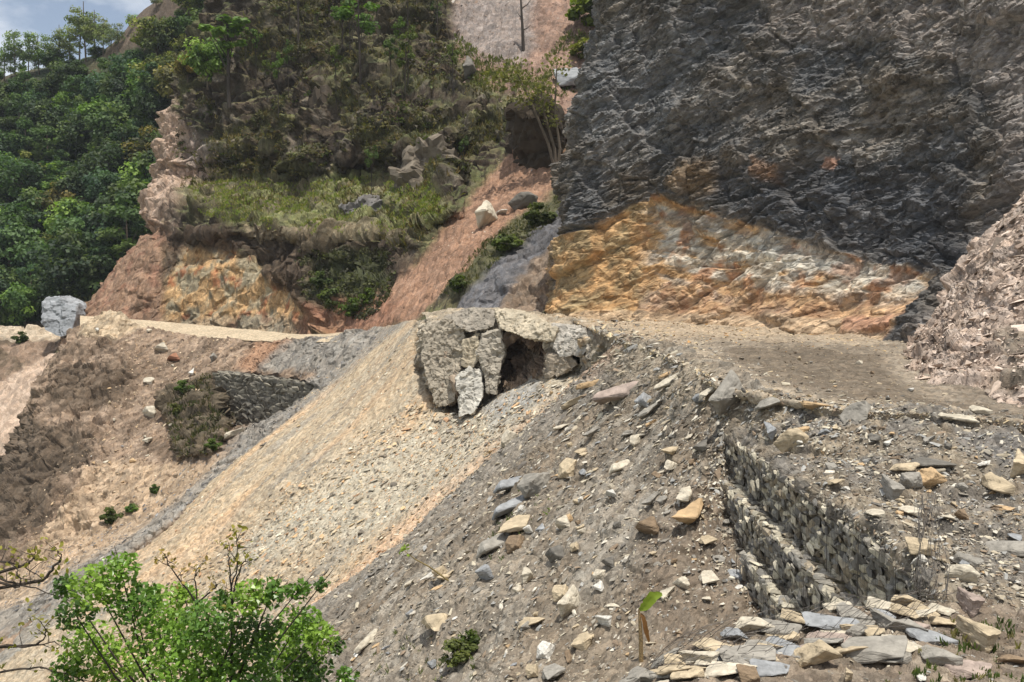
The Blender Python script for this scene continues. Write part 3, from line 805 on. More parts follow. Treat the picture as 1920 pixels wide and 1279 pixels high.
patch('bank', [([('w', *(P(*c[0]) + np.array([1.2, 0.4, 0.14])))] if i > 1 else []) + [c[0] if i > 1 else (c[0][0] + 12, c[0][1] - 4, c[0][2])] + c[0 if i < 2 else 1:] for i, c in enumerate([
    [(1165, 648, 66), (1030, 770, 68), (900, 895, 65), (770, 1010, 60), (620, 1130, 55), (500, 1250, 51), (380, 1400, 46), (200, 1650, 38)],
    [(1168, 641, 61), (1035, 757, 63), (905, 880, 60), (775, 1000, 55), (625, 1120, 50), (505, 1240, 46), (390, 1400, 41), (230, 1650, 34)],
    [(1232, 664, 51), (1110, 775, 52), (990, 890, 49), (860, 1020, 44.5), (745, 1140, 40.5), (640, 1270, 37), (530, 1420, 33), (360, 1680, 28)],
    [(1295, 691, 43), (1200, 795, 43), (1100, 900, 40.5), (990, 1030, 36.5), (880, 1150, 33), (800, 1280, 30), (700, 1430, 27), (540, 1700, 23)],
    [(1348, 722, 37.5), (1290, 812, 36), (1220, 910, 34), (1130, 1030, 31), (1050, 1160, 28), (980, 1290, 25.2), (900, 1440, 22), (760, 1700, 18.5)],
    [(1378, 740, 34.8), (1345, 832, 33.4), (1335, 932, 31.2), (1320, 1050, 28.2), (1270, 1170, 25), (1200, 1290, 22), (1120, 1440, 19), (1000, 1700, 15.5)],
    [(1400, 745, 34.3), (1375, 862, 33.2), (1405, 990, 31), (1455, 1120, 27), (1490, 1220, 23.5), (1470, 1320, 20), (1420, 1450, 17), (1300, 1700, 14)],
    [(1420, 770, 34), (1410, 900, 33), (1450, 1030, 31), (1530, 1170, 27), (1590, 1280, 23.5), (1580, 1390, 20), (1540, 1520, 17), (1450, 1750, 14)],
])], 470, 560, d_bank, c_bank, M_BANK, transpose=True, smooth_sh=False)


# --- rubble slope between road and gabions
def d_rub(p, uv, q):
    return 0.4 * fbm(p, 3.5, 4, 9) + 0.2 * facets(p, 1.3, 8)[0] + 0.08 * facets(p, 0.5, 9)[0] + 0.035 * facets(p, 0.2, 10)[0] + 0.06 * fbm(p, 0.4, 3, 5)


def c_rub(p, uv, q, h):
    c = np.tile(lin((130, 117, 98)), (len(p), 1))
    c = blotch(c, p, (118, 112, 104), 1.5, 0.0, 0.2, 0.8, 1)
    c = blotch(c, p, (168, 150, 122), 1.2, 0.2, 0.12, 0.7, 2)
    c = layer(c, q, p, [(1780, 800), (1920, 815), (1920, 880), (1800, 860)], (116, 112, 108), 14, 16, 1.5, 0.8, 3)
    return vary(vary(c, p, 1.2, 0.3), p, 0.3, 0.25, 1)


patch('rubble_slope', [[('w', *(P(*c[0]) + np.array([0.2, 1.5, 0.16])))] + c for c in [
    [(1375, 745, 34.6), (1362, 822, 34.0), (1418, 862, 30.1), (1489, 913, 26.1), (1586, 983, 22.1), (1684, 1058, 19.1), (1790, 1175, 16)],
    [(1382, 740, 34.3), (1372, 806, 33.6), (1430, 848, 29.7), (1503, 897, 25.7), (1602, 963, 21.7), (1702, 1036, 18.8), (1810, 1150, 16)],
    [(1500, 764, 31), (1500, 808, 29.5), (1545, 858, 27.2), (1608, 912, 24.2), (1690, 975, 21.2), (1770, 1045, 18.7), (1860, 1150, 16)],
    [(1620, 779, 29), (1630, 830, 27.4), (1660, 880, 25.3), (1715, 938, 22.8), (1775, 998, 20.4), (1835, 1062, 18.2), (1910, 1155, 15.8)],
    [(1780, 791, 27.3), (1790, 845, 25.6), (1810, 900, 23.6), (1845, 955, 21.6), (1875, 1015, 19.8), (1915, 1078, 17.8), (1970, 1165, 15.6)],
    [(1930, 804, 26.2), (1935, 860, 24.5), (1945, 915, 22.7), (1965, 970, 20.9), (1985, 1030, 19.2), (2010, 1090, 17.4), (2050, 1180, 15.4)],
    [(2250, 850, 23.6), (2240, 900, 22.4), (2240, 950, 21), (2240, 1000, 19.5), (2250, 1060, 18), (2260, 1120, 16.6), (2280, 1200, 15)],
]], 330, 330, d_rub, c_rub, M_BANK, transpose=True, smooth_sh=False)


# --- foreground ground
def d_fg(p, uv, q):
    return 0.12 * fbm(p, 2, 4, 9) + 0.09 * facets(p, 0.5, 8)[0] + 0.05 * facets(p, 0.2, 9)[0] + 0.03 * fbm(p, 0.15, 3, 5)


def c_fg(p, uv, q, h):
    c = np.tile(lin((126, 110, 92)), (len(p), 1))
    c = blotch(c, p, (150, 134, 112), 0.8, 0.1, 0.15, 0.7, 1)
    c = blotch(c, p, (92, 92, 58), 0.9, 0.2, 0.12, 0.5, 2, smooth(1700, 1850, q[:, 0]) * smooth(1180, 1230, q[:, 1]))
    return vary(vary(c, p, 0.8, 0.3), p, 0.2, 0.2, 1)


patch('ground', [
    [(1100, 1650, 14.6), (1220, 1560, 15.2), (1400, 1450, 16), (1540, 1400, 16.6), (1740, 1330, 17), (1910, 1300, 17.4), (2120, 1300, 17.6), (2500, 1300, 17.8)],
    [(1130, 1420, 13.8), (1235, 1280, 14.6), (1370, 1205, 15.1), (1535, 1166, 15.8), (1720, 1138, 16.5), (1900, 1125, 17), (2100, 1120, 17.2), (2500, 1120, 17.4)],
    [(1080, 1500, 12.7), (1180, 1330, 13.2), (1300, 1250, 13.7), (1530, 1205, 14.5), (1720, 1182, 15.1), (1920, 1170, 15.4), (2150, 1165, 15.6), (2550, 1165, 15.8)],
    [(1040, 1600, 11.5), (1150, 1420, 11.9), (1290, 1320, 12.4), (1540, 1282, 12.9), (1740, 1262, 13.3), (1950, 1250, 13.6), (2200, 1245, 13.8), (2600, 1240, 14)],
    [(1000, 1760, 10), (1120, 1560, 10.3), (1290, 1445, 10.7), (1560, 1405, 11), (1780, 1385, 11.3), (2010, 1375, 11.5), (2300, 1370, 11.6), (2800, 1370, 11.8)],
    [('w', -2, 6, -2.6), ('w', -0.6, 6, -1.2), ('w', 1, 6.2, -0.4), ('w', 3, 6.3, 0), ('w', 5, 6.5, 0.2), ('w', 7, 6.6, 0.3), ('w', 9, 6.7, 0.4), ('w', 13, 6.7, 0.6)],
    [('w', -3, 0, -0.6), ('w', -1.6, 0, 1.5), ('w', 0, 0, 3.2), ('w', 2, 0, 3.3), ('w', 4, 0, 3.3), ('w', 6, 0, 3.4), ('w', 9, 0, 3.5), ('w', 14, 0, 3.8)],
], 330, 220, d_fg, c_fg, M_BANK, smooth_sh=False)

o = mesh_np('terrace', [(9, -6, -1.6), (90, -6, -1.6), (90, 62, -1.6), (9, 62, -1.6)], np.array([[0, 1, 2, 3]]), M_BANK, col=np.tile(lin((132, 120, 102)), (4, 1)))
tag(o, kind='structure')

# --- steep near slope below the frame, where the leafy tree is rooted
patch('near_slope', [
    [('w', -40, 44, -27), ('w', -20, 40, -20), ('w', -10, 34, -15), ('w', -4, 27, -11), ('w', 0, 20, -8), ('w', 3, 15, -5.5)],
    [('w', -40, 26, -24), ('w', -20, 24, -17), ('w', -10, 20, -12), ('w', -4, 16, -8), ('w', 0, 13, -5.4), ('w', 3, 11, -3.4)],
    [('w', -40, 10, -22), ('w', -20, 10, -14), ('w', -10, 9, -8.5), ('w', -4, 8, -4.5), ('w', -1.5, 6, -2.5), ('w', 1, 5, -1.2)],
    [('w', -40, -8, -20), ('w', -20, -8, -11), ('w', -10, -6, -5), ('w', -4, -4, -1.2), ('w', -1, -3, 1.2), ('w', 1, -3, 2.2)],
], 120, 100, d_bank, lambda p, uv, q, h: vary(np.tile(lin((122, 110, 84)), (len(p), 1)), p, 1, 0.4), M_BANK, smooth_sh=False)


# ------------------------------------------------------------------ rocks
def rock_template(seed, dims=(1, 0.72, 0.4), npts=11, hires=True, box=0.75):
    r = random.Random(seed)
    bm = bmesh.new()
    for _ in range(npts):
        while True:
            v = Vector([r.uniform(-1, 1) for _ in range(3)])
            if v.length > 0.2: break
        m = max(abs(c) for c in v)
        v = v.normalized().lerp(v / m, box) * r.uniform(0.85, 1.0)
        bm.verts.new((v.x * dims[0] / 2, v.y * dims[1] / 2, v.z * dims[2] / 2))
    res = bmesh.ops.convex_hull(bm, input=bm.verts)
    bmesh.ops.delete(bm, geom=[g for g in res['geom_interior'] if isinstance(g, bmesh.types.BMVert)], context='VERTS')
    if hires:
        bmesh.ops.dissolve_limit(bm, angle_limit=math.radians(18), verts=bm.verts, edges=bm.edges)
        bmesh.ops.bevel(bm, geom=list(bm.edges), offset=0.022, segments=1, affect='EDGES', profile=0.5, clamp_overlap=True)
        bmesh.ops.triangulate(bm, faces=bm.faces)
        for _ in range(3):
            long = [e for e in bm.edges if e.calc_length() > 0.11]
            if not long: break
            bmesh.ops.subdivide_edges(bm, edges=long, cuts=1)
            bmesh.ops.triangulate(bm, faces=bm.faces)
        bm.normal_update()
        P0 = np.array([v.co[:] for v in bm.verts])
        N0 = np.array([v.normal[:] for v in bm.verts])
        k = 0.03 * facets(P0, 0.3, seed, M=np.diag([1, 1, 2.5]))[0] + 0.02 * fbm(P0, 0.2, 3, seed)
        for v, d, nn in zip(bm.verts, k, N0):
            v.co += Vector(nn * d)
    else:
        bmesh.ops.triangulate(bm, faces=bm.faces)
    bmesh.ops.recalc_face_normals(bm, faces=bm.faces)
    V = np.array([v.co[:] for v in bm.verts]); bm.verts.index_update()
    F = [[v.index for v in f.verts] for f in bm.faces]
    F = np.array([f for f in F if len(f) == 3])
    bm.free()
    return V, F


M_STONE = stone_mat('stone', 5, 0.6, 0.05)
M_STONE_S = stone_mat('small_stones', 9, 0.5, 0.02, 0.15)
SHAPES = {'slab': [], 'block': [], 'wedge': [], 'sliver': []}
for k in range(5):
    for kind, dm, npt, bx in (('slab', (1, 0.75, 0.28), 12, 0.8), ('block', (1, 0.8, 0.62), 12, 0.75), ('wedge', (1, 0.7, 0.5), 8, 0.6), ('sliver', (1, 0.38, 0.22), 9, 0.7)):
        V, F = rock_template(k * 7 + len(kind), dm, npt, True, bx)
        ob = mesh_np('rock', V, F, M_STONE, col=np.ones((len(V), 3)), link=False)
        SHAPES[kind].append(ob.data)
LOW = [rock_template(200 + k, (1, random.uniform(0.5, 0.85), random.uniform(0.25, 0.6)), 9, False, 0.7) for k in range(14)]

STONE_RGB = {'tan': (196, 178, 148), 'pale': (206, 196, 176), 'grey': (150, 146, 138), 'dark grey': (104, 102, 98), 'blue grey': (150, 154, 158), 'white': (222, 218, 208),
             'brown': (134, 112, 88), 'pinkish': (172, 154, 144), 'orange tan': (204, 172, 130), 'rusty': (160, 108, 82)}


def frame_at(names, px, py):
    best = None
    for nm in names:
        D = PATCH[nm]
        dd = (D['q'][:, 0] - px) ** 2 + (D['q'][:, 1] - py) ** 2
        near = np.where(dd < max(9.0, dd.min() * 1.5))[0]
        i = near[np.argmin(D['p'][near, 1])]
        if dd.min() > 400: continue
        if best is None or D['p'][i, 1] < best[0][1]:
            best = (D['p'][i], D['n'][i], D['fall'][i])
    return best


def orient(n, fall, yaw, tiltx, tilty):
    n = Vector(n).normalized(); f = Vector(fall); f = (f - n * f.dot(n)).normalized()
    y = n.cross(f)
    M = Matrix((f, y, n)).transposed()
    return M @ Matrix.Rotation(yaw, 3, 'Z') @ Matrix.Rotation(tiltx, 3, 'X') @ Matrix.Rotation(tilty, 3, 'Y')


def put_rock(name, names, px, py, w, shape, colour, label, cat='rock', group=None, yaw=0.0, tilt=0.15, flat=1.0, sink=0.22, rgb=None, idx=None):
    fr = frame_at(names, px, py)
    if fr is None:
        print('no ground at', px, py, names); return None
    p, n, f = fr
    size = 1.28 * w * p[1] / FPX
    up = Vector(n).lerp(Vector((0, 0, 1)), 0.45).normalized()
    me = random.choice(SHAPES[shape]) if idx is None else SHAPES[shape][idx]
    o = bpy.data.objects.new(name, me); COL.objects.link(o)
    R = orient(up, f, yaw, random.uniform(-tilt, tilt), random.uniform(-tilt, tilt))
    sz = np.array([1, random.uniform(0.85, 1.1), flat * random.uniform(0.9, 1.15)]) * size
    o.matrix_world = Matrix.Translation(Vector(p) + up * (size * {'slab': .28, 'block': .62, 'wedge': .5, 'sliver': .22}[shape] * flat * (0.5 - sink) * 0.7)) @ R.to_4x4() @ Matrix.Diagonal((*sz, 1))
    c = (lin(rgb or STONE_RGB[colour]) * 0.8 + lin((150, 138, 118)) * 0.2) * random.uniform(0.85, 1.05)
    o.color = (*c, 1)
    tag(o, label, cat, group)
    return o


FGN = ['bank', 'rubble_slope', 'ground', 'road']
exec_rocks = [
    # px, py, width px, shape, colour, yaw, label
    (1069, 886, 44, 'block', 'tan', 0.2, 'tan block on the bank right of the pale scree, above the layered slate'),
    (958, 912, 56, 'slab', 'blue grey', 0.1, 'upper bluish slate plate of the layered stack on the bank'),
    (955, 955, 66, 'slab', 'blue grey', 0.0, 'lower bluish slate plate of the layered stack on the bank'),
    (1005, 920, 52, 'block', 'grey', 0.4, 'squarish grey block leaning beside the layered slate stack'),
    (972, 990, 62, 'slab', 'tan', 0.3, 'tan slab at the foot of the layered slate stack'),
    (993, 996, 22, 'wedge', 'white', 0.0, 'small white stone on the tan slab below the slate stack'),
    (1017, 990, 26, 'slab', 'blue grey', 1.0, 'small bluish plate right of the white stone'),
    (1057, 987, 32, 'block', 'pale', 0.3, 'pale upright block right of the bluish plate'),
    (989, 1086, 48, 'wedge', 'pale', 0.8, 'pale triangular stone lying alone in the middle of the bank'),
    (1052, 1118, 34, 'block', 'tan', 0.2, 'tan stone propped against the left of a larger split block'),
    (1073, 1138, 50, 'block', 'pale', 0.1, 'large pale split block with dark soil under it'),
    (997, 1172, 42, 'slab', 'tan', 1.2, 'flat tan rhombic slab below the split block'),
    (1131, 1168, 36, 'wedge', 'white', 1.4, 'white pointed stone standing right of the split block'),
    (1097, 1208, 60, 'slab', 'tan', 0.1, 'long tan slab pointing down the bank below the white pointed stone'),
    (816, 1184, 76, 'wedge', 'tan', 0.5, 'big tan wedge rock low on the bank near the leafy treetop'),
    (1123, 1081, 20, 'block', 'pale', 0.0, 'small pale cube-like stone above the split block'),
    (1292, 968, 118, 'sliver', 'orange tan', 0.1, 'largest orange-tan slab, lying left of the gabion walls'),
    (1282, 932, 66, 'sliver', 'pale', 0.2, 'long pale sliver above the largest orange-tan slab'),
    (1160, 880, 44, 'slab', 'pale', 0.1, 'pale flat slab on the bank under the road shoulder'),
    (1143, 932, 26, 'wedge', 'white', 0.5, 'white wedge stone half way up the bank'),
    (1222, 938, 54, 'sliver', 'grey', 0.1, 'grey sliver left of the long pale sliver'),
    (1213, 998, 42, 'block', 'brown', 0.2, 'brownish block left of the largest orange-tan slab'),
    (1040, 1048, 38, 'block', 'dark grey', 0.4, 'dark grey block sunk in soil above the pale triangular stone'),
    (915, 1078, 44, 'wedge', 'blue grey', 0.1, 'bluish wedge rock left of the pale triangular stone'),
    (925, 1026, 66, 'slab', 'grey', 0.1, 'broad grey slab under the layered slate stack'),
    (966, 1026, 36, 'block', 'brown', 0.2, 'brown mossy block right of the broad grey slab'),
    (1254, 1115, 34, 'slab', 'pale', 0.1, 'pale slab above the young banana stem'),
    (1276, 1098, 26, 'block', 'pale', 0.6, 'pale little block up-slope of the banana stem'),
    (801, 1085, 44, 'sliver', 'white', 0.0, 'white sliver at the foot of the bent stick'),
    (767, 1097, 32, 'sliver', 'pale', 0.1, 'pale sliver left of the bent stick'),
    (690, 1206, 54, 'sliver', 'pale', 0.0, 'pale splinter low on the bank beside the leafy treetop'),
    (672, 1225, 40, 'sliver', 'white', 0.1, 'white splinter just under the pale one beside the leafy treetop'),
    (1039, 1266, 50, 'slab', 'grey', 0.6, 'grey slab at the bottom of the picture by the stone mattress'),
    (997, 1262, 24, 'block', 'tan', 0.0, 'small tan block at the bottom left of the grey slab'),
    (1696, 877, 40, 'slab', 'tan', 0.9, 'tan slab leaning on a dark boulder right of the upper gabion'),
    (1742, 877, 64, 'slab', 'dark grey', 0.7, 'dark grey rounded slab roofing a gap between boulders'),
    (1746, 912, 52, 'block', 'orange tan', 0.9, 'orange-tan block propped under the dark grey slab'),
    (1710, 908, 36, 'block', 'grey', 0.2, 'grey block in the dark gap under the dark grey slab'),
    (1672, 930, 56, 'block', 'grey', 0.4, 'grey boulder on the rubble between upper gabion and dark slab'),
    (1642, 966, 32, 'slab', 'pale', 0.3, 'pale slab just right of the upper gabion top'),
    (1582, 920, 18, 'wedge', 'white', 0.1, 'small white stone above the upper gabion top'),
    (1565, 905, 28, 'slab', 'tan', 0.4, 'tan plate left of the small white stone above the gabion'),
    (1709, 960, 34, 'slab', 'pale', 0.5, 'pale slab below the orange-tan block'),
    (1895, 1034, 70, 'slab', 'grey', 1.5, 'wide flat grey slab at the right border with shadow under it'),
    (1815, 1056, 64, 'sliver', 'grey', 0.5, 'long grey sliver left of the wide flat slab'),
    (1803, 1086, 44, 'block', 'pale', 0.8, 'pale block below the long grey sliver'),
    (1800, 970, 28, 'block', 'brown', 0.2, 'round brown stone alone on the right rubble'),
    (1864, 915, 84, 'sliver', 'tan', 0.25, 'long tan beam-like stone at the right border'),
    (1912, 882, 54, 'block', 'tan', 0.3, 'big tan block cut by the right border'),
    (1722, 1031, 40, 'block', 'tan', 0.2, 'tan rounded block beside the loose wire netting'),
    (1727, 1060, 28, 'block', 'white', 0.2, 'whitish stone at the foot of the loose wire netting'),
    (1380, 1162, 22, 'sliver', 'tan', 0.0, 'thin tan stone standing left of the lowest gabion end'),
    (1322, 1124, 24, 'slab', 'pale', 0.2, 'pale plate on brown soil left of the lowest gabion'),
    (1323, 1092, 26, 'sliver', 'tan', 0.3, 'tan splinter above the pale plate left of the lowest gabion'),
    (1417, 1086, 20, 'block', 'pale', 0.1, 'pale knob of stone near the lowest gabion top'),
    (1330, 1014, 28, 'slab', 'tan', 0.5, 'tan plate below the largest orange-tan slab'),
    (1330, 738, 34, 'slab', 'pale', 0.9, 'pale slab on the road shoulder, left of two grey boulders'),
    (1373, 748, 60, 'block', 'grey', 0.4, 'large grey boulder on the road shoulder above the gabions'),
    (1310, 752, 22, 'block', 'blue grey', 0.4, 'bluish stone left of the large shoulder boulder'),
    (1438, 766, 50, 'slab', 'grey', 0.3, 'grey slab on the road shoulder right of the large boulder'),
    (1527, 770, 54, 'slab', 'orange tan', 0.8, 'flat orange-tan slab at the road edge'),
    (1480, 835, 46, 'block', 'tan', 0.6, 'tan block above the upper gabion, below the road edge'),
    (1608, 778, 50, 'slab', 'grey', 0.8, 'grey slab at the road edge right of the orange-tan one'),
    (1636, 822, 38, 'sliver', 'dark grey', 0.2, 'dark grey sliver on the rubble below the road edge'),
    (1448, 812, 34, 'block', 'blue grey', 0.2, 'bluish block near the far end of the upper gabion'),
    (1712, 732, 18, 'slab', 'white', 0.2, 'small white stone alone on the road'),
    (1838, 769, 34, 'slab', 'pale', 1.2, 'pale plate on the road near the right border'),
    (1796, 789, 56, 'sliver', 'pale', 1.4, 'pale curb-like stone at the near road edge'),
    (1324, 835, 46, 'slab', 'dark grey', 0.8, 'dark slab at the head of the upper gabion'),
    (952, 828, 32, 'block', 'pale', 0.1, 'pale stone on the ridge between scree and bank'),
    (1057, 804, 38, 'sliver', 'pale', 0.0, 'pale sliver high on the bank edge'),
    (1160, 742, 70, 'slab', 'pinkish', 0.2, 'big pinkish plate high on the bank below the outcrop'),
    (1075, 756, 38, 'slab', 'tan', 0.2, 'tan slab on the bank edge below the outcrop'),
    (1252, 720, 44, 'slab', 'pale', 0.2, 'pale slab under the road shoulder above the grey blade'),
    (1224, 774, 62, 'sliver', 'grey', 0.0, 'long grey blade of slate on the upper bank'),
    (1255, 848, 38, 'slab', 'tan', 0.2, 'tan slab on the bank below the grey blade'),
    (1110, 812, 38, 'sliver', 'grey', 0.1, 'grey splinter on the upper bank left of the grey blade'),
    (1102, 724, 40, 'sliver', 'orange tan', 0.0, 'orange-tan splinter right under the outcrop'),
    (1190, 830, 30, 'block', 'pale', 0.3, 'pale block on the middle of the upper bank'),
    (1085, 850, 28, 'slab', 'tan', 0.1, 'tan plate above the tan block on the bank'),
]
FARN = ['lower_bank', 'far_slope', 'hillside', 'scree_slope']
for (px, py, w, sh, colr, yaw, lab) in exec_rocks:
    put_rock('rock', FGN, px, py, w * 1.14, sh, colr, lab, yaw=yaw, sink=0.14, group='loose rocks on the bank and rubble')
far_rocks = [
    (302, 657, 26, 'block', 'pale', 0.2, 'pale square block on the tan bank just under the far road'),
    (325, 675, 24, 'block', 'rusty', 0.2, 'rusty block right below the pale square one under the far road'),
    (279, 715, 26, 'slab', 'pale', 0.2, 'pale slab in the middle of the tan bank'),
    (278, 778, 30, 'block', 'pale', 0.2, 'pale block with dark hollow beside it low on the tan bank'),
    (361, 698, 22, 'slab', 'white', 0.2, 'white slab left of the far masonry wall'),
    (401, 672, 18, 'block', 'grey', 0.2, 'grey stone above the far masonry wall corner'),
    (279, 620, 10, 'block', 'pale', 0.2, 'little pale stone at the start of the far road'),
    (183, 618, 10, 'block', 'white', 0.2, 'white stone near the top of the tan hump'),
    (279, 827, 24, 'slab', 'pale', 0.2, 'pale flat stone left of the shrubby nose'),
    (345, 715, 18, 'slab', 'tan', 0.2, 'tan stone above the shrubby nose'),
    (492, 835, 22, 'sliver', 'dark grey', 0.2, 'dark blade of slate on the edge of the yellow scree'),
    (440, 815, 40, 'slab', 'pale', 0.2, 'pale rock at the foot of the far masonry wall'),
    (882, 138, 46, 'block', 'dark grey', 0.4, 'dark boulder on the grassy hillside below the upper gully'),
    (1064, 162, 54, 'block', 'blue grey', 0.5, 'pale bluish boulder beside the cliff edge in the upper gully'),
    (915, 415, 66, 'wedge', 'pale', 0.2, 'pale rock slab standing in the red gully'),
    (980, 388, 44, 'block', 'dark grey', 1.2, 'dark boulder beside the pale slab in the red gully'),
    (940, 398, 26, 'slab', 'white', 0.4, 'whitish stone above the pale slab in the red gully'),
]
for (px, py, w, sh, colr, yaw, lab) in far_rocks:
    put_rock('boulder' if w > 40 else 'rock', FARN, px, py, w, sh, colr, lab, cat='boulder' if w > 40 else 'rock', yaw=yaw, group='rocks on the far slopes', sink=-0.1 if w > 40 else 0.05)

# automatic stones: still one object each, named by colour, shape and what they lie by
ZONES = [
    ('bank', [(1180, 680), (1300, 720), (1340, 800), (1200, 880), (1000, 900), (1060, 800)], 26, 'high on the grey bank under the road shoulder'),
    ('bank', [(1000, 880), (1330, 860), (1330, 960), (1150, 1000), (900, 1020)], 26, 'across the middle of the grey bank'),
    ('bank', [(900, 1010), (1250, 1000), (1300, 1100), (1000, 1120), (760, 1130)], 26, 'around the pale triangular stone'),
    ('bank', [(720, 1120), (1180, 1120), (1220, 1270), (640, 1275)], 28, 'low on the grey bank above the picture edge'),
    ('bank', [(1340, 900), (1400, 1000), (1460, 1130), (1300, 1190), (1240, 1060)], 18, 'in brown soil left of the lowest gabion'),
    ('rubble_slope', [(1440, 790), (1900, 830), (1900, 900), (1560, 880)], 26, 'on rubble between road edge and gabion'),
    ('rubble_slope', [(1580, 900), (1910, 900), (1910, 1010), (1700, 990)], 24, 'on rubble around the dark grey slab'),
    ('rubble_slope', [(1740, 1010), (1910, 1010), (1910, 1110), (1790, 1110)], 18, 'on rubble right of the wire netting'),
    ('road', [(1350, 660), (1640, 680), (1800, 760), (1560, 740)], 10, 'on the muddy road'),
    ('lower_bank', [(230, 680), (400, 660), (300, 860), (180, 960), (100, 850)], 12, 'on the tan bank under the far road'),
]
seen_labels = {}
for nm, poly, cnt, where in ZONES:
    D = PATCH[nm]
    ids = np.where(sdf(D['q'], poly) > 0)[0]
    for k in rng.choice(ids, int(cnt * 1.35), replace=False):
        px, py = D['q'][k]
        w = float(np.clip(10 + rng.pareto(1.9) * 8, 10, 38))
        if nm in ('lower_bank', 'road'): w = min(w * 0.7, 15)
        sh = random.choice(['slab', 'slab', 'block', 'wedge', 'sliver', 'sliver'])
        colr = random.choice(['tan', 'tan', 'pale', 'pale', 'grey', 'grey', 'dark grey', 'blue grey', 'white', 'brown', 'orange tan'])
        big = 'medium' if w > 17 else 'small' if w > 11.5 else 'tiny'
        put_rock('stone', [nm], px, py, w, sh, colr, f'{big} {colr} {sh} of stone {where}', cat='stone', group='scattered stones ' + where, yaw=random.gauss(0, 0.5))


def rubble(name, nm, poly, count, wmin, wmax, alpha, colours, seed, flatn=0.35, spread=0.5, mat=M_STONE_S, feather=30):
    """countless small stones of one slope: one object"""
    r = np.random.default_rng(seed)
    D = PATCH[nm]
    ids = np.where(sdf(D['q'], poly) > -feather * r.random(len(D['q'])))[0]
    ids = r.choice(ids, min(count, len(ids)), replace=False)
    cols = np.array([lin(c) for c in colours])
    VV, FF, CC = [], [], []
    off = 0
    u = r.random(len(ids))
    size_px = wmin * (1 - u * (1 - (wmin / wmax) ** alpha)) ** (-1 / alpha)
    for i, k in enumerate(ids):
        V, F = LOW[r.integers(len(LOW))]
        p, n, f = D['p'][k], D['n'][k], D['fall'][k]
        s = size_px[i] * p[1] / FPX
        up = n * (1 - flatn) + np.array([0, 0, 1]) * flatn + r.normal(0, 0.22, 3); up /= np.linalg.norm(up)
        f = f - up * (f @ up); f /= np.linalg.norm(f) + 1e-9
        y = np.cross(up, f)
        a = r.normal(0, spread)
        e1 = f * math.cos(a) + y * math.sin(a); e2 = np.cross(up, e1)
        R = np.stack([e1, e2, up])
        W = (V * (s * np.array([1.2, r.uniform(0.55, 1.1), r.uniform(0.4, 1.1)]))) @ R + p + up * s * 0.08 + r.normal(0, 0.02, 3)
        VV.append(W); FF.append(F + off); off += len(V)
        CC.append(np.tile(cols[r.integers(len(cols))] * r.uniform(0.8, 1.15), (len(V), 1)))
    o = mesh_np(name, np.concatenate(VV), np.concatenate(FF), mat, col=np.concatenate(CC))
    return tag(o, kind='stuff')


GREYS = [(150, 143, 130), (130, 124, 114), (176, 164, 142), (192, 182, 160), (112, 106, 98), (160, 158, 152), (142, 124, 104), (200, 192, 176)]
YELL = [(200, 178, 142), (186, 170, 142), (176, 168, 150), (204, 170, 130), (156, 144, 124), (222, 210, 186), (132, 122, 108), (192, 154, 120)]
BANKPOLY = [(1165, 645), (1350, 725), (1370, 830), (1400, 960), (1470, 1100), (1520, 1200), (1480, 1300), (560, 1300), (640, 1120)]
rubble('bank_rubble', 'bank', BANKPOLY, 14000, 4.4, 22, 1.65, GREYS, 1)
rubble('slope_rubble', 'rubble_slope', [(1380, 745), (1920, 805), (1940, 1160), (1800, 1160)], 8500, 4.4, 22, 1.65, GREYS, 2, spread=0.9)
rubble('road_gravel', 'road', [(1150, 620), (1700, 640), (1930, 800), (1600, 780), (1380, 740)], 5000, 2.6, 12, 2.3, [(160, 144, 120), (190, 174, 148), (126, 112, 94)], 3, spread=3, flatn=0.6)
rubble('road_edge_gravel', 'road', [(1140, 615), (1310, 672), (1440, 725), (1620, 760), (1900, 785), (1930, 820), (1580, 795), (1370, 752), (1240, 690)], 6500, 3.2, 24, 1.8, GREYS + [(206, 186, 150)], 13, spread=3, flatn=0.6)
rubble('scree_stones', 'scree_slope', [(1140, 670), (1000, 740), (780, 770), (560, 920), (330, 1100), (100, 1290), (700, 1290), (640, 1120), (900, 880)], 15000, 3.0, 20, 2.2, YELL + [(120, 112, 100)], 4)
rubble('scree_grit', 'scree_slope', [(800, 620), (760, 770), (400, 1050), (100, 1200), (40, 1160), (400, 880), (680, 660)], 5000, 2.2, 9, 2.8, YELL, 5)
rubble('slate_chips', 'lower_bank', [(560, 640), (740, 612), (600, 740), (440, 870), (250, 1020), (60, 1150), (0, 1120), (360, 880), (480, 780), (590, 700)], 3500, 2.4, 12, 2.6, [(150, 148, 146), (120, 118, 118), (176, 168, 156), (96, 94, 94)], 6)
rubble('bank_debris', 'lower_bank', [(260, 640), (450, 640), (380, 720), (280, 860), (380, 870), (180, 1010), (20, 1100), (60, 960), (200, 800)], 3500, 2.2, 12, 2.5, [(190, 164, 130), (160, 134, 106), (210, 190, 160), (122, 102, 82)], 7)
rubble('cone_rubble', 'debris_cone', [(1920, 380), (1760, 600), (1680, 700), (1780, 740), (1920, 740)], 6500, 3.4, 40, 1.9, [(194, 174, 156), (172, 152, 136), (148, 134, 120), (208, 190, 174), (126, 112, 100)], 8)
rubble('cliff_foot_debris', 'road', [(1040, 588), (1700, 610), (1700, 650), (1400, 630), (1130, 612)], 1600, 3, 13, 2.4, [(200, 174, 134), (180, 140, 92), (210, 190, 150), (160, 148, 128)], 9, spread=3)
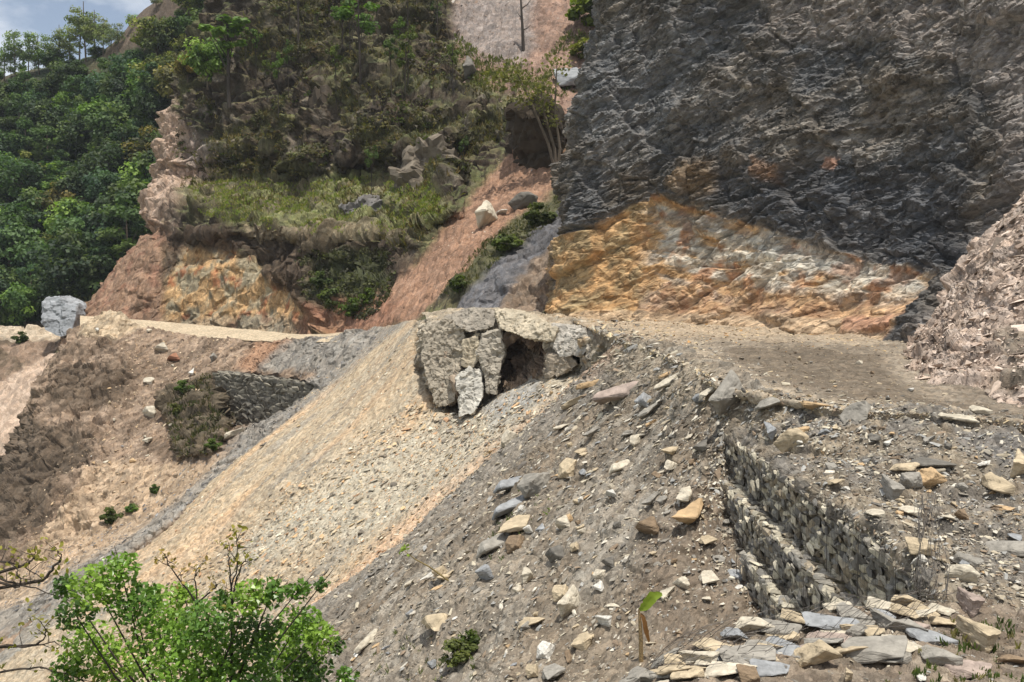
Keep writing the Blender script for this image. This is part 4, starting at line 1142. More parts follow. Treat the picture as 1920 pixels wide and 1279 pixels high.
rubble('outcrop_debris', 'scree_slope', [(850, 790), (930, 745), (1040, 715), (1130, 665), (1150, 675), (1030, 760), (900, 830), (840, 830)], 700, 3.5, 22, 1.7, [(176, 166, 148), (150, 142, 128), (198, 190, 172), (132, 124, 112)], 14, spread=1.2)
rubble('gully_stones', 'hillside', GULLY, 500, 2.2, 9, 2.6, [(180, 140, 112), (200, 180, 160), (140, 112, 92)], 10)
rubble('upper_gully_stones', 'hillside', UPGULLY, 900, 2.4, 14, 2.4, [(150, 128, 112), (186, 176, 166), (110, 92, 80)], 11)
rubble('ground_gravel', 'ground', [(1130, 1290), (1300, 1200), (1700, 1130), (1930, 1130), (1930, 1290)], 2500, 3.5, 22, 2.2, GREYS, 12, spread=3, flatn=0.6)


# ------------------------------------------------------------------ rock outcrop at the bend of the road
def d_out(p, uv, q):
    M = np.diag([1.3, 1, 0.6]) @ rotm('Y', 12)
    amp = 0.25 + 0.75 * smooth(4, 30, q[:, 1] - 583 - (q[:, 0] - 790) * 0.12)
    return -0.2 + 0.4 * fbm(p, 5, 4, 3) + 0.75 * amp * (0.9 * facets(p, 2.6, 4, M=M, w=0.06)[0] + 0.7 * facets(p, 1.2, 5, M=M, w=0.06)[0] + 0.36 * facets(p, 0.5, 6, w=0.08)[0] + 0.3 * ledges(p, 1.0, (-0.25, 0.1, 0.95), 0.8, 5)) + 0.1 * fbm(p, 0.6, 3, 3)


def c_out(p, uv, q, h):
    c = np.tile(lin((160, 148, 128)), (len(p), 1))
    _, r1, r2 = facets(p, 1.3, 5)
    c = c * (0.8 + 0.4 * r1)[:, None]
    c = blotch(c, p, (186, 172, 148), 2.2, 0.1, 0.15, 0.7, 1)
    c = blotch(c, p, (128, 120, 110), 2.0, 0.16, 0.15, 0.7, 2)
    c = blotch(c, p, (182, 150, 104), 1.6, 0.24, 0.1, 0.7, 3)
    c = layer(c, q, p, [(925, 600), (1040, 650), (1060, 690), (980, 730), (920, 740)], (122, 96, 74), 10, 12, 2, 0.8, 4)
    c = layer(c, q, p, [(830, 640), (870, 640), (870, 770), (830, 770)], (168, 140, 112), 8, 12, 2, 0.6, 5)
    c = layer(c, q, p, [(790, 560), (1170, 560), (1170, 605), (1000, 598), (900, 585), (790, 600)], (172, 154, 126), 6, 10, 2, 0.6, 6)
    return vary(vary(c, p, 1.2, 0.3), p, 0.4, 0.25, 1)


patch('rock_outcrop', [
    [(790, 585, 108), (850, 576, 106), (920, 577, 103), (1000, 584, 99), (1075, 594, 92), (1150, 612, 80), (1195, 628, 70)],
    [(798, 592, 97), (850, 580, 95.5), (920, 581, 93), (1000, 587, 89.5), (1070, 597, 85), (1145, 616, 76), (1192, 634, 66)],
    [(792, 612, 93), (838, 590, 90.5), (900, 590, 87.5), (985, 612, 82.5), (1062, 626, 77.5), (1135, 636, 71), (1186, 644, 64)],
    [(786, 655, 92), (826, 645, 88), (890, 640, 85.8), (975, 655, 83), (1052, 660, 78.5), (1122, 656, 71.5), (1174, 658, 65)],
    [(790, 700, 91), (826, 690, 86.8), (886, 690, 85), (962, 700, 82.5), (1034, 690, 79), (1105, 678, 73), (1154, 668, 67)],
    [(806, 750, 90), (838, 742, 85.8), (878, 735, 84.8), (942, 745, 82.8), (1020, 725, 80), (1090, 700, 75), (1142, 684, 69)],
    [(826, 795, 92), (848, 785, 88.5), (874, 778, 87.5), (930, 780, 86), (1010, 760, 83), (1080, 728, 78), (1130, 704, 72)],
], 330, 190, d_out, c_out, M_OUT, push=[
    ([(930, 630), (975, 642), (1030, 660), (1010, 690), (975, 712), (938, 724), (922, 690)], 5, 2.8),
    ([(845, 600), (925, 600), (925, 612), (860, 622)], 5, 1.6),
    ([(868, 640), (890, 640), (888, 690), (860, 720), (850, 700)], 6, 2.2),
    ([(1040, 655), (1110, 640), (1110, 665), (1040, 690)], 5, 1.5),
], smooth_sh=False)
oc = bpy.data.objects['rock_outcrop']
del oc['kind']
tag(oc, 'jagged grey rock outcrop carrying the road edge above the yellow scree', 'rock outcrop')


def crag(name, outline, thick, mat, rgb, label, cat, edge=0.5, amp=0.5, seed=0, group=None, parent=None, soft=0.35):
    """a solid crag: front face through real points, extruded backwards, broken into facets"""
    pts = [P(*o) for o in outline]
    bm = bmesh.new()
    f = bm.faces.new([bm.verts.new(v) for v in pts])
    r = bmesh.ops.extrude_face_region(bm, geom=[f])
    for v in r['geom']:
        if isinstance(v, bmesh.types.BMVert):
            v.co += Vector((0, thick, 0.0))
    bmesh.ops.recalc_face_normals(bm, faces=bm.faces)
    bmesh.ops.triangulate(bm, faces=bm.faces)
    for _ in range(7):
        le = [e for e in bm.edges if e.calc_length() > edge]
        if not le: break
        bmesh.ops.subdivide_edges(bm, edges=le, cuts=1); bmesh.ops.triangulate(bm, faces=bm.faces)
    for _ in range(1): bmesh.ops.smooth_vert(bm, verts=bm.verts, factor=soft, use_axis_x=True, use_axis_y=True, use_axis_z=True)
    bm.normal_update(); bm.verts.index_update()
    V = np.array([v.co[:] for v in bm.verts]); N = np.array([v.normal[:] for v in bm.verts])
    F = np.array([[v.index for v in f.verts] for f in bm.faces]); bm.free()
    sz = edge * 6
    h = amp * (facets(V, sz, seed, w=0.07)[0] * 1.8 + facets(V, sz * 0.4, seed + 1, w=0.08)[0] * 1.3 + 0.8 * fbm(V, sz * 1.5, 4, seed))
    V = V + N * h[:, None]
    c = np.tile(lin(rgb), (len(V), 1)); c = vary(vary(c, V, sz, 0.4, seed), V, sz * 0.3, 0.35, seed + 1)
    o = mesh_np(name, V, F, mat, parent, col=np.clip(c, 0.01, 0.9))
    return tag(o, label, cat, group)


M_CRAG = stone_mat('crag_rock', 1.2, 0.7, 0.12, 0.2)
for k, (rgb, th, ol) in enumerate([
    ((196, 192, 182), 3, [(862, 740, 82.6), (856, 712, 83.0), (880, 690, 83.0), (902, 702, 82.6), (905, 742, 81.8), (888, 772, 81.2), (862, 780, 81.4)]),
    ((166, 158, 144), 4, [(905, 628, 83.2), (938, 620, 82.8), (946, 664, 82.6), (934, 700, 82.2), (930, 738, 81.8), (914, 735, 82), (908, 690, 82.6), (897, 662, 83)]),
    ((158, 148, 132), 6, [(794, 620, 88.6), (836, 598, 87.6), (868, 612, 86.4), (872, 668, 85.4), (858, 700, 85.2), (852, 752, 84.6), (822, 764, 85), (802, 712, 86.4), (790, 668, 87.6)]),
    ((150, 142, 130), 5, [(836, 596, 88), (884, 582, 87), (930, 586, 85.6), (926, 612, 84.6), (880, 622, 85), (862, 612, 86)]),
    ((184, 172, 150), 5, [(930, 584, 85), (985, 590, 82), (1042, 618, 78), (1036, 640, 77.6), (985, 632, 79.6), (940, 616, 82.4)]),
    ((176, 170, 160), 4, [(1040, 612, 79.4), (1090, 618, 76), (1110, 640, 73.6), (1094, 664, 74), (1052, 668, 76.4), (1034, 644, 78)]),
    ((160, 152, 140), 4, [(1096, 618, 76), (1140, 628, 71.6), (1160, 646, 68.4), (1130, 668, 70), (1104, 672, 72.6)]),
    ((146, 134, 118), 4, [(1028, 668, 77.6), (1064, 664, 76), (1084, 684, 75), (1050, 704, 76), (1024, 706, 77.4)]),
    ((172, 160, 138), 3, [(868, 640, 85), (896, 630, 84.4), (902, 664, 83.8), (884, 692, 83.6), (868, 684, 84.4)]),
]):
    ol = [(x, y, d - 0.05) for x, y, d in ol]
    rgb = tuple(0.85 * v + 0.15 * w for v, w in zip(rgb, (160, 148, 128)))
    crag('rock_block', ol, th, M_CRAG, rgb, None, None, 0.15, 0.1, 30 + k, None, oc, 0.1)
crag('boulder', [(84, 560, 169), (108, 556, 169), (140, 572, 168), (143, 590, 167), (134, 622, 166), (112, 632, 166), (84, 618, 167), (79, 588, 168)], 5, M_CRAG, (150, 152, 154),
     'huge blue grey boulder at the far bend under the forest', 'boulder', 0.5, 0.22, 11, None, None, 0.1)
crag('rock_crag', [(640, 388, 150.5), (690, 378, 149.5), (735, 390, 147.5), (728, 404, 147), (660, 408, 149)], 8, M_CRAG, (112, 108, 104),
     'low grey ledge of rock lying in the grass of the bench', 'crag', 0.5, 0.4, 13)
crag('rock_overhang', [(960, 205, 139), (1010, 182, 138), (1050, 200, 137), (1057, 250, 137), (1050, 294, 138.5), (1005, 316, 140), (976, 332, 141), (968, 270, 140)], 18, M_CRAG, (66, 56, 44),
     'dark overhanging crag at the head of the red gully with bushes on top', 'crag', 0.8, 0.6, 7)
crag('rock_crag', [(540, 232, 175.5), (585, 200, 174.5), (640, 178, 173), (690, 215, 171), (684, 290, 169), (640, 330, 170), (560, 345, 172), (545, 300, 174)], 20, M_CRAG, (72, 63, 52),
     'dark brown crag in the middle of the hillside above the grassy bench', 'crag', 0.9, 1.2, 8)
crag('rock_crag', [(770, 290, 150), (812, 262, 149.5), (842, 290, 147.5), (838, 340, 145.5), (836, 388, 143), (795, 403, 144), (752, 385, 146.5), (745, 345, 148.5)], 18, M_CRAG, (118, 108, 94),
     'pale weathered crag on the hillside left of the red gully', 'crag', 0.8, 1.0, 9)


# ------------------------------------------------------------------ tubes and gabions
def tube_np(pts, rad, seg=5):
    pts = np.asarray(pts, float); n = len(pts)
    rad = np.broadcast_to(np.asarray(rad, float), (n,))
    t = np.gradient(pts, axis=0); t /= np.linalg.norm(t, axis=1)[:, None] + 1e-9
    ref = np.where(np.abs(t[:, 2:3]) > 0.9, np.array([[1.0, 0, 0]]), np.array([[0, 0, 1.0]]))
    a = np.cross(t, ref); a /= np.linalg.norm(a, axis=1)[:, None] + 1e-9
    b = np.cross(t, a)
    ang = np.linspace(0, 2 * math.pi, seg, endpoint=False)
    V = (pts[:, None] + rad[:, None, None] * (np.cos(ang)[None, :, None] * a[:, None] + np.sin(ang)[None, :, None] * b[:, None])).reshape(-1, 3)
    i = np.arange(n - 1)[:, None] * seg + np.arange(seg)[None]
    j = np.arange(n - 1)[:, None] * seg + (np.arange(seg)[None] + 1) % seg
    F = np.stack([i, j, j + seg, i + seg], -1).reshape(-1, 4)
    return V, F


def merge(parts):
    V, F, off = [], [], 0
    for v, f in parts:
        V.append(v); F.append(f + off); off += len(v)
    return np.concatenate(V), np.concatenate(F)


def parent_keep(o, e):
    o.parent = e
    o.matrix_parent_inverse = Matrix.Translation(e.location).inverted()


M_WIRE = plain_mat('rusty_wire', (92, 86, 80), 0.6, 0.6)
M_GSTONE = stone_mat('gabion_stone', 10, 0.6, 0.02, 0.2)
M_CORE = ground_mat('packed_fill', cell=0.12, use_uv=False, bump=0.9, bdist=0.1)


GW = 1.0


def gabion(name, A, B, zt, height, thick, stone, label, cat, tones, seed, side=1, basket=2.0):
    """dry stone basket wall from A to B (x, y); the open face looks to the side of the valley"""
    r = np.random.default_rng(seed)
    A = np.array([*A, zt[0]]); B = np.array([*B, zt[1]])
    ax = B - A; L = np.linalg.norm(ax[:2]); u = ax / L
    nrm = np.array([u[1], -u[0], 0.0]) * side; nrm /= np.linalg.norm(nrm)
    e = empty(name, tuple(A - np.array([0, 0, height])))
    up = np.array([0, 0, 1.0])
    # fill behind the stones
    C = []
    for s in (0, 1):
        for k in (0.06, thick):
            for z in (0.06, height):
                C.append(A + u * (s * L) - nrm * k - up * z)
    C = np.array(C)
    F = np.array([[0, 1, 3, 2], [4, 6, 7, 5], [0, 4, 5, 1], [2, 3, 7, 6], [0, 2, 6, 4], [1, 5, 7, 3]])
    parent_keep(mesh_np('packed_fill', C, F, M_CORE, col=np.tile(lin((124, 116, 102)), (8, 1)), uv=C[:, 1:3]), e)
    VV, FF, CC, off = [], [], [], 0
    cols = np.array([lin(t) for t in tones])

    def add(c, e1, e2, e3, s, flat):
        nonlocal off
        V, Fk = LOW[r.integers(len(LOW))]
        a = r.normal(0, 0.25); f1 = e1 * math.cos(a) + e2 * math.sin(a); f2 = -e1 * math.sin(a) + e2 * math.cos(a)
        d = np.array([s * r.uniform(1.5, 2.3), s * r.uniform(0.8, 1.15), s * flat])
        sc = d / (np.ptp(V, axis=0))
        W = (V * sc) @ np.stack([f1, f2, e3]) + c
        VV.append(W); FF.append(Fk + off); off += len(V); CC.append(np.tile(cols[r.integers(len(cols))] * r.uniform(0.75, 1.2), (len(V), 1)))
    rows = max(2, int(height / (stone * 0.72))); colsn = int(L / stone / 1.35)
    pitch = L / colsn
    for i in range(rows):
        for j in range(colsn):
            s = (j + 0.5 + 0.5 * (i % 2) + r.normal(0, 0.12)) * pitch
            z = (i + 0.5 + r.normal(0, 0.1)) * height / rows
            bulge = 0.08 * math.sin(s * 3.1 + i) * math.sin(z * 2.0) + r.normal(0, 0.025)
            add(A + u * min(s, L) - up * z + nrm * bulge, u, up, nrm, stone * r.uniform(0.85, 1.15), 0.7)
    for i in range(max(1, int(thick / stone))):
        for j in range(colsn):
            s = (j + 0.5 + r.normal(0, 0.15)) * pitch
            add(A + u * s - nrm * ((i + 0.5) * stone) + up * r.normal(0.0, 0.02), u, nrm, up, stone * r.uniform(0.9, 1.25), 0.55)
    for i in range(rows):                                   # near end
        for j in range(max(1, int(thick / stone))):
            add(B - nrm * ((j + 0.5) * stone) - up * ((i + 0.5) * height / rows), nrm, up, u, stone, 0.7)
    parent_keep(mesh_np('stone_fill', np.concatenate(VV), np.concatenate(FF), M_GSTONE, col=np.concatenate(CC)), e)
    # netting
    W = []
    rad = 0.0035 if stone < 0.4 else 0.008
    stepw = 0.22 if stone < 0.4 else 0.6
    for k in range(int(L / stepw) + 1):
        s = k * stepw
        W.append(tube_np([A + u * s + nrm * 0.13 - up * z * height / 5 + nrm * r.normal(0, 0.02) for z in range(6)] , rad, 3))
        W.append(tube_np([A + u * s + nrm * 0.13 + up * 0.08, A + u * s - nrm * thick * 0.5 + up * 0.1, A + u * s - nrm * thick + up * 0.08], rad, 3))
    for k in range(int(height / stepw) + 1):
        W.append(tube_np([A + u * (L * t / 14) + nrm * (0.13 + r.normal(0, 0.02)) - up * min(height, k * stepw) for t in range(15)], rad, 3))
    for k in range(int(L / basket) + 1):
        s = k * basket
        W.append(tube_np([A + u * s + nrm * 0.15 - up * height, A + u * s + nrm * 0.15 + up * 0.05], rad * 2, 4))
    W.append(tube_np([A + nrm * 0.15, B + nrm * 0.15], rad * 2, 4))
    V, F = merge(W)
    parent_keep(mesh_np('wire_netting', V, F, M_WIRE), e)
    return tag(e, label, cat, 'stepped gabion walls below the road' if stone < 0.4 else None)


DK = [(112, 108, 100), (94, 92, 88), (132, 126, 114), (80, 78, 74), (150, 142, 126), (118, 104, 86)]
LT = [(158, 152, 140), (138, 134, 126), (178, 170, 150), (120, 116, 109), (196, 187, 166), (156, 144, 124)]
gabion('gabion_wall', (6.80, 34.6), (6.95, 18.0), (0.0, -0.1), 1.35, 1.0, 0.21, 'uppermost of the stepped stone gabion walls, dark face along the rubble slope', 'gabion wall', LT, 1)
gabion('gabion_wall', (6.38, 32.6), (6.45, 18.4), (-1.2, -1.45), 1.55, 0.46, 0.22, 'middle gabion wall with pale stone top, below the dark uppermost one', 'gabion wall', LT, 2)
gabion('gabion_wall', (6.0, 27.4), (6.0, 19.6), (-2.15, -2.45), 1.5, 0.42, 0.22, 'lowest and shortest gabion wall, ending above the foreground stones', 'gabion wall', LT, 3)
A = P(402, 698, 112.5); B = P(592, 722, 104)
gabion('masonry_wall', A[:2], B[:2], (A[2], B[2]), 6.8, 1.6, 0.5, 'grey stone retaining wall on the far bank between shrubby nose and scree', 'retaining wall', [(136, 130, 116), (122, 117, 106), (148, 141, 126), (110, 105, 95)], 4, side=1)

# ------------------------------------------------------------------ stone mattress in the foreground
e = empty('gabion_mattress', tuple(P(1500, 1210, 14.3)))
tag(e, 'low wire basket of flat pale slabs running along the foreground ground edge', 'gabion mattress')
MAT = [(1400, 1232, 78, 'grey'), (1481, 1222, 74, 'blue grey'), (1541, 1200, 70, 'pale'), (1555, 1170, 76, 'blue grey'), (1660, 1172, 58, 'grey'), (1610, 1190, 54, 'tan'),
       (1733, 1155, 40, 'pale'), (1700, 1190, 60, 'grey'), (1640, 1222, 84, 'grey'), (1420, 1190, 60, 'pale'), (1340, 1215, 62, 'tan'), (1310, 1245, 66, 'pale'), (1270, 1262, 70, 'tan'),
       (1210, 1270, 60, 'grey'), (1250, 1235, 48, 'grey'), (1460, 1180, 56, 'grey'), (1500, 1164, 50, 'tan'), (1600, 1150, 52, 'grey'), (1650, 1140, 50, 'pale'), (1700, 1135, 44, 'tan'),
       (1745, 1200, 66, 'blue grey'), (1590, 1225, 56, 'tan'), (1360, 1265, 72, 'pale'), (1440, 1262, 64, 'blue grey'), (1180, 1290, 70, 'grey'), (1300, 1290, 70, 'tan'), (1520, 1235, 52, 'grey'), (1380, 1200, 46, 'blue grey'),
       (1570, 1140, 40, 'pale'), (1765, 1170, 46, 'tan'), (1690, 1215, 50, 'pale'), (1440, 1215, 44, 'tan')]
for k in range(34):
    t = (k + 0.5) / 34; MAT.append((1200 + 570 * t + random.uniform(-12, 12), 1275 - 125 * t + random.uniform(-22, 30), random.uniform(26, 50), random.choice(['grey', 'pale', 'tan', 'blue grey', 'pinkish'])))
for (px, py, w, colr) in MAT:
    o = put_rock('stone', ['ground'], px, py, w * 1.22, random.choice(['slab', 'slab', 'slab', 'wedge']), colr, None, None, yaw=random.uniform(-0.5, 0.5) + 1.4, tilt=0.22, flat=0.75, sink=0.1)
    if o:
        parent_keep(o, e)
W = []
for k in range(24):
    x0 = 1190 + k * 25
    path = []
    for t in np.linspace(0, 1, 9):
        px = x0 + (70 - 130 * t) * 0.9; py = 1262 - (x0 - 1190) * 0.2 - 62 + 100 * t
        fr = frame_at(['ground'], px, py)
        if fr: path.append(fr[0] + np.array([0, 0, 0.14 + rng.normal(0, 0.03)]))
    if len(path) > 3: W.append(tube_np(path, 0.0045, 3))
for t in np.linspace(0, 1, 6):
    path = []
    for x0 in np.linspace(1190, 1770, 20):
        px = x0 + (70 - 130 * t) * 0.9; py = 1262 - (x0 - 1190) * 0.2 - 62 + 100 * t
        fr = frame_at(['ground'], px, py)
        if fr: path.append(fr[0] + np.array([0, 0, 0.14 + rng.normal(0, 0.03)]))
    if len(path) > 3: W.append(tube_np(path, 0.0045, 3))
V, F = merge(W)
parent_keep(mesh_np('wire_netting', V, F, M_WIRE), e)

FG_ROCKS = [
    (1541, 1245, 112, 'wedge', 'tan', 1.0, 'big tan boulder in front of the stone mattress at the bottom edge'),
    (1675, 1238, 86, 'slab', 'grey', 1.2, 'grey slab right of the big tan foreground boulder'),
    (1762, 1234, 96, 'slab', 'grey', 1.3, 'long low grey boulder at the right end of the mattress'),
    (1835, 1203, 100, 'block', 'tan', 1.0, 'large rounded tan boulder by the grass tufts'),
    (1815, 1262, 88, 'slab', 'pinkish', 1.3, 'pinkish flat slab on soil near the bottom right corner'),
    (1818, 1138, 78, 'block', 'pinkish', 0.8, 'broad pinkish boulder at the end of the loose wire netting'),
    (1727, 1270, 30, 'slab', 'white', 0.3, 'small bluish white stone on brown soil at the bottom edge'),
    (1590, 1272, 40, 'block', 'tan', 0.4, 'small tan stone beside the big tan foreground boulder'),
    (1896, 1240, 60, 'slab', 'brown', 0.6, 'brown stone half hidden by grass at the right border'),
    (1400, 1272, 56, 'block', 'brown', 0.5, 'brownish stone at the bottom edge left of the big tan boulder'),
]
for (px, py, w, sh, colr, yaw, lab) in FG_ROCKS:
    put_rock('boulder', ['ground'], px, py, w * 0.8, sh, colr, lab, 'boulder', 'boulders of the foreground', yaw=yaw, tilt=0.1)

# loose netting hanging on the rubble
e = empty('loose_netting', tuple(P(1730, 1110, 18)))
W = []
r = np.random.default_rng(5)
for k in range(16):
    x = 1738 + r.uniform(-14, 14); x2 = x + (k - 8) * 5.5
    path = []
    for t in np.linspace(0, 1, 10):
        fr = frame_at(['rubble_slope', 'ground'], x + (x2 - x) * t + 5 * math.sin(t * 9 + k), 955 + 175 * t)
        if fr: path.append(fr[0] + np.array([0, 0, 0.1 + 0.1 * math.sin(t * 7 + k * 2) + 0.25 * (1 - t)]))
    W.append(tube_np(path, 0.005, 3))
V, F = merge(W); o = mesh_np('wire', V, F, M_WIRE); parent_keep(o, e)
tag(e, 'tangle of loose grey wire netting hanging down the rubble right of the gabions', 'wire netting')

# ------------------------------------------------------------------ vegetation
M_LEAF = leaf_mat('leaves'); M_LEAF_NEAR = leaf_mat('leaves_near', 0.3, 0.3)
M_BARK = plain_mat('bark', (92, 80, 66), 0.9); M_BARK_D = plain_mat('dark_bark', (58, 50, 42), 0.9)


def leaves_np(centres, normals, size, r, hexa=False, fold=0.25):
    n = len(centres)
    size = np.broadcast_to(size, (n,))
    nn = normals + r.normal(0, 0.001, (n, 3)); nn /= np.linalg.norm(nn, axis=1)[:, None]
    t = r.normal(size=(n, 3)); t -= nn * (t * nn).sum(1)[:, None]; t /= np.linalg.norm(t, axis=1)[:, None]
    b = np.cross(nn, t)
    if hexa:
        prof = np.array([(-0.5, 0, 0), (-0.2, 0.3, 1), (0.2, 0.26, 1), (0.55, 0, 0), (0.2, -0.26, 1), (-0.2, -0.3, 1)])
    else:
        prof = np.array([(-0.5, -0.32, 0), (0.4, -0.4, 0.4), (0.55, 0.34, 0), (-0.42, 0.42, 0.6)])
    k = len(prof)
    V = centres[:, None] + size[:, None, None] * (prof[None, :, 0:1] * t[:, None] + prof[None, :, 1:2] * b[:, None] + fold * 0.4 * prof[None, :, 2:3] * nn[:, None])
    F = np.arange(n * k).reshape(n, k)
    return V.reshape(-1, 3), F, k


def crown_np(seed, height, width, clumps, per, leaf, base=0.25, flat=1.0, palette=((60, 92, 40), (78, 110, 44), (44, 72, 36)), sparse=1.0):
    r = np.random.default_rng(seed)
    C = []
    for i in range(clumps):
        while True:
            v = r.uniform(-1, 1, 3)
            if 0.25 < np.linalg.norm(v) < 1: break
        C.append(v * np.array([width / 2, width / 2, height * (1 - base) / 2]) * np.array([0.9, 0.9, 0.92]) + np.array([0, 0, height * (base + (1 - base) / 2)]))
    C = np.array(C)
    pts, nrm, col = [], [], []
    pal = np.array([lin(c) for c in palette])
    for c in C:
        m = max(8, int(per * r.uniform(0.6, 1.3)))
        v = r.normal(size=(m, 3)); v /= np.linalg.norm(v, axis=1)[:, None]
        rad = width * 0.17 * r.uniform(0.7, 1.35) * sparse
        v2 = v * (r.random((m, 1)) ** 0.35)
        pts.append(c + v2 * rad * np.array([1.15, 1.15, 0.75 * flat]))
        nn = v * 0.7 + np.array([0, 0, 0.6]) + r.normal(0, 0.45, (m, 3)); nrm.append(nn)
        col.append(np.tile(pal[r.integers(len(pal))] * r.uniform(0.8, 1.2), (m, 1)) * r.uniform(0.7, 1.3, (m, 1)))
    pts, nrm, col = np.concatenate(pts), np.concatenate(nrm), np.concatenate(col)
    V, F, k = leaves_np(pts, nrm, leaf * r.uniform(0.6, 1.3, len(pts)), r)
    return V, F, np.repeat(col, k, 0), C


def trunk_np(seed, height, rad, C, limbs=7, reach=0.75):
    r = np.random.default_rng(seed)
    bend = r.normal(0, 0.03 * height, 2)
    T = [np.array([bend[0] * math.sin(t * 2), bend[1] * t, height * reach * t - 0.6 * (t == 0)]) for t in np.linspace(0, 1, 7)]
    parts = [tube_np(T, rad * np.linspace(1, 0.35, 7), 6)]
    for k in range(min(limbs, len(C))):
        t0 = r.uniform(0.35, 0.95); a = T[min(6, int(t0 * 6))]
        c = C[r.integers(len(C))]
        parts.append(tube_np([a, a * 0.5 + c * 0.5 + np.array([0, 0, 0.02 * height]), c], rad * np.array([0.4, 0.25, 0.08]), 5))
    return merge(parts)


PROTO = {}


def proto(kind, seed, **kw):
    V, F, C, cl = crown_np(seed, **{k: v for k, v in kw.items() if k not in ('trunk', 'limbs', 'reach', 'bark')})
    me = mesh_np('crown', V, F, M_LEAF, col=C, link=False).data
    TV, TF = trunk_np(seed, kw['height'], kw.get('trunk', 0.3), cl, kw.get('limbs', 7), kw.get('reach', 0.75))
    mt = mesh_np('trunk', TV, TF, kw.get('bark', M_BARK), link=False).data
    PROTO.setdefault(kind, []).append((me, mt, kw['height']))


G1 = ((78, 96, 58), (94, 112, 62), (60, 78, 50), (108, 122, 70))
for k in range(5):
    proto('broadleaf', 30 + k, height=10, width=10.5, clumps=36, per=120, leaf=0.52, base=0.12, palette=G1)
for k in range(2):
    proto('tall', 50 + k, height=14, width=7.5, clumps=30, per=115, leaf=0.5, base=0.2, palette=G1)
for k in range(3):
    proto('ridge', 70 + k, height=15, width=8, clumps=26, per=60, leaf=0.42, base=0.22, palette=((112, 126, 84), (130, 138, 96), (96, 108, 76)), trunk=0.22, reach=0.95, limbs=12)
for k in range(2):
    proto('bush', 90 + k, height=3, width=3.6, clumps=16, per=60, leaf=0.4, base=0.02, palette=((88, 96, 50), (104, 110, 56), (72, 78, 42)), trunk=0.06)
for k in range(2):
    proto('thin', 110 + k, height=12, width=4.2, clumps=11, per=55, leaf=0.4, base=0.5, palette=((96, 116, 60), (80, 98, 52)), trunk=0.16, reach=0.98, limbs=9, bark=M_BARK_D)


def put_tree(name, kind, base, height, tint, label, cat, group=None, wide=1.0, var=None):
    me, mt, h0 = PROTO[kind][(random.randrange(99) if var is None else var) % len(PROTO[kind])]
    s = height / h0
    e = empty(name, tuple(base), random.uniform(0, 6.28))
    e.scale = (s * wide, s * wide, s)
    for d, nm in ((mt, 'trunk'), (me, 'crown')):
        o = bpy.data.objects.new(nm, d); COL.objects.link(o); o.parent = e
        o.color = (*tint, 1) if nm == 'crown' else (1, 1, 1, 1)
    return tag(e, label, cat, group)


def at(names, px, py):
    fr = frame_at(names, px, py)
    return None if fr is None else fr[0]


FH = ['forested_hill']
HZONES = [((-40, 120, 300, 240), 'below the skyline trees'), ((-40, 230, 130, 420), 'at the left border half way up the forest'), ((120, 200, 400, 330), 'below the bare brown ridge'),
          ((120, 320, 400, 500), 'beside the pale cut nose'), ((-40, 400, 160, 620), 'low in the forest above the far bend'), ((160, 0, 460, 210), 'on the brown ridge flank')]
D = PATCH['forested_hill']
cand = np.where((D['q'][:, 0] > -60) & (D['q'][:, 0] < 440) & (sdf(D['q'], [(-80, 165), (90, 135), (200, 105), (250, 90), (330, 40), (420, -40), (470, 40), (400, 200), (340, 300), (320, 420), (290, 470), (180, 560), (120, 600), (-80, 640)]) > 0))[0]
cand = rng.permutation(cand)
chosen = []
for i in cand:
    q = D['q'][i]; dist = 36 + 12 * (q[1] / 600)
    if all((q[0] - c[0]) ** 2 + ((q[1] - c[1]) * 1.3) ** 2 > dist ** 2 for c in chosen):
        chosen.append((q[0], q[1], i))
chosen = chosen[:230]
for (qx, qy, i) in chosen:
    zone = next((w for (x0, y0, x1, y1), w in HZONES if x0 <= qx <= x1 and y0 <= qy <= y1), 'in the far forest')
    tone = random.choices(['dark green', 'deep green', 'mid green', 'bright green', 'olive', 'bluish green', 'brownish bare'], [4, 3, 3, 2, 1.6, 2, 0.8])[0]
    tint = {'dark green': (0.6, 0.62, 0.66), 'deep green': (0.66, 0.8, 0.68), 'mid green': (0.95, 1.0, 0.9), 'bright green': (1.35, 1.5, 0.95), 'olive': (1.45, 1.15, 0.95), 'bluish green': (0.8, 0.95, 1.15), 'brownish bare': (1.7, 1.05, 1.05)}[tone]
    kind = 'tall' if random.random() < 0.25 else 'broadleaf'
    rdg = qy < 195 - qx * 0.27 and qx < 250
    hgt = random.uniform(8.5, 15.5) * (0.5 if rdg else 0.8 if qy < 200 else 1) * (1.2 if kind == 'tall' else 1)
    form = ('slim ' if kind == 'tall' else 'broad ' if hgt > 12 else 'round ')
    put_tree('forest_tree', kind, D['p'][i] - np.array([0, 0, 0.5]), hgt, tint, f'{tone} {form}tree {zone}', 'tree', 'trees of the far forest ' + zone, random.uniform(0.85, 1.15))
for k, px in enumerate([-30, 8, 30, 52, 74, 98, 112, 128, 146, 160, 176, 192, 206, 222, 64, 20]):
    b = at(FH, px, 150 - px * 0.27 + 8)
    if b is None: continue
    hp = {8: 85, 30: 95, 52: 80, 74: 78, 112: 85, 146: 105, 160: 115, 176: 95, 192: 75}.get(px, 55)
    left = px < 90
    put_tree('ridge_tree', 'ridge', b, hp * b[1] / FPX, (1.0, 1.1, 0.95) if left else (1.05, 1.0, 1.0), ('pale loose-crowned tree on the skyline at the left border' if left else 'tall thin greyish tree on the skyline against the cloud'), 'tree',
             'skyline trees at the left border' if left else 'skyline trees against the cloud', random.uniform(0.8, 1.2))
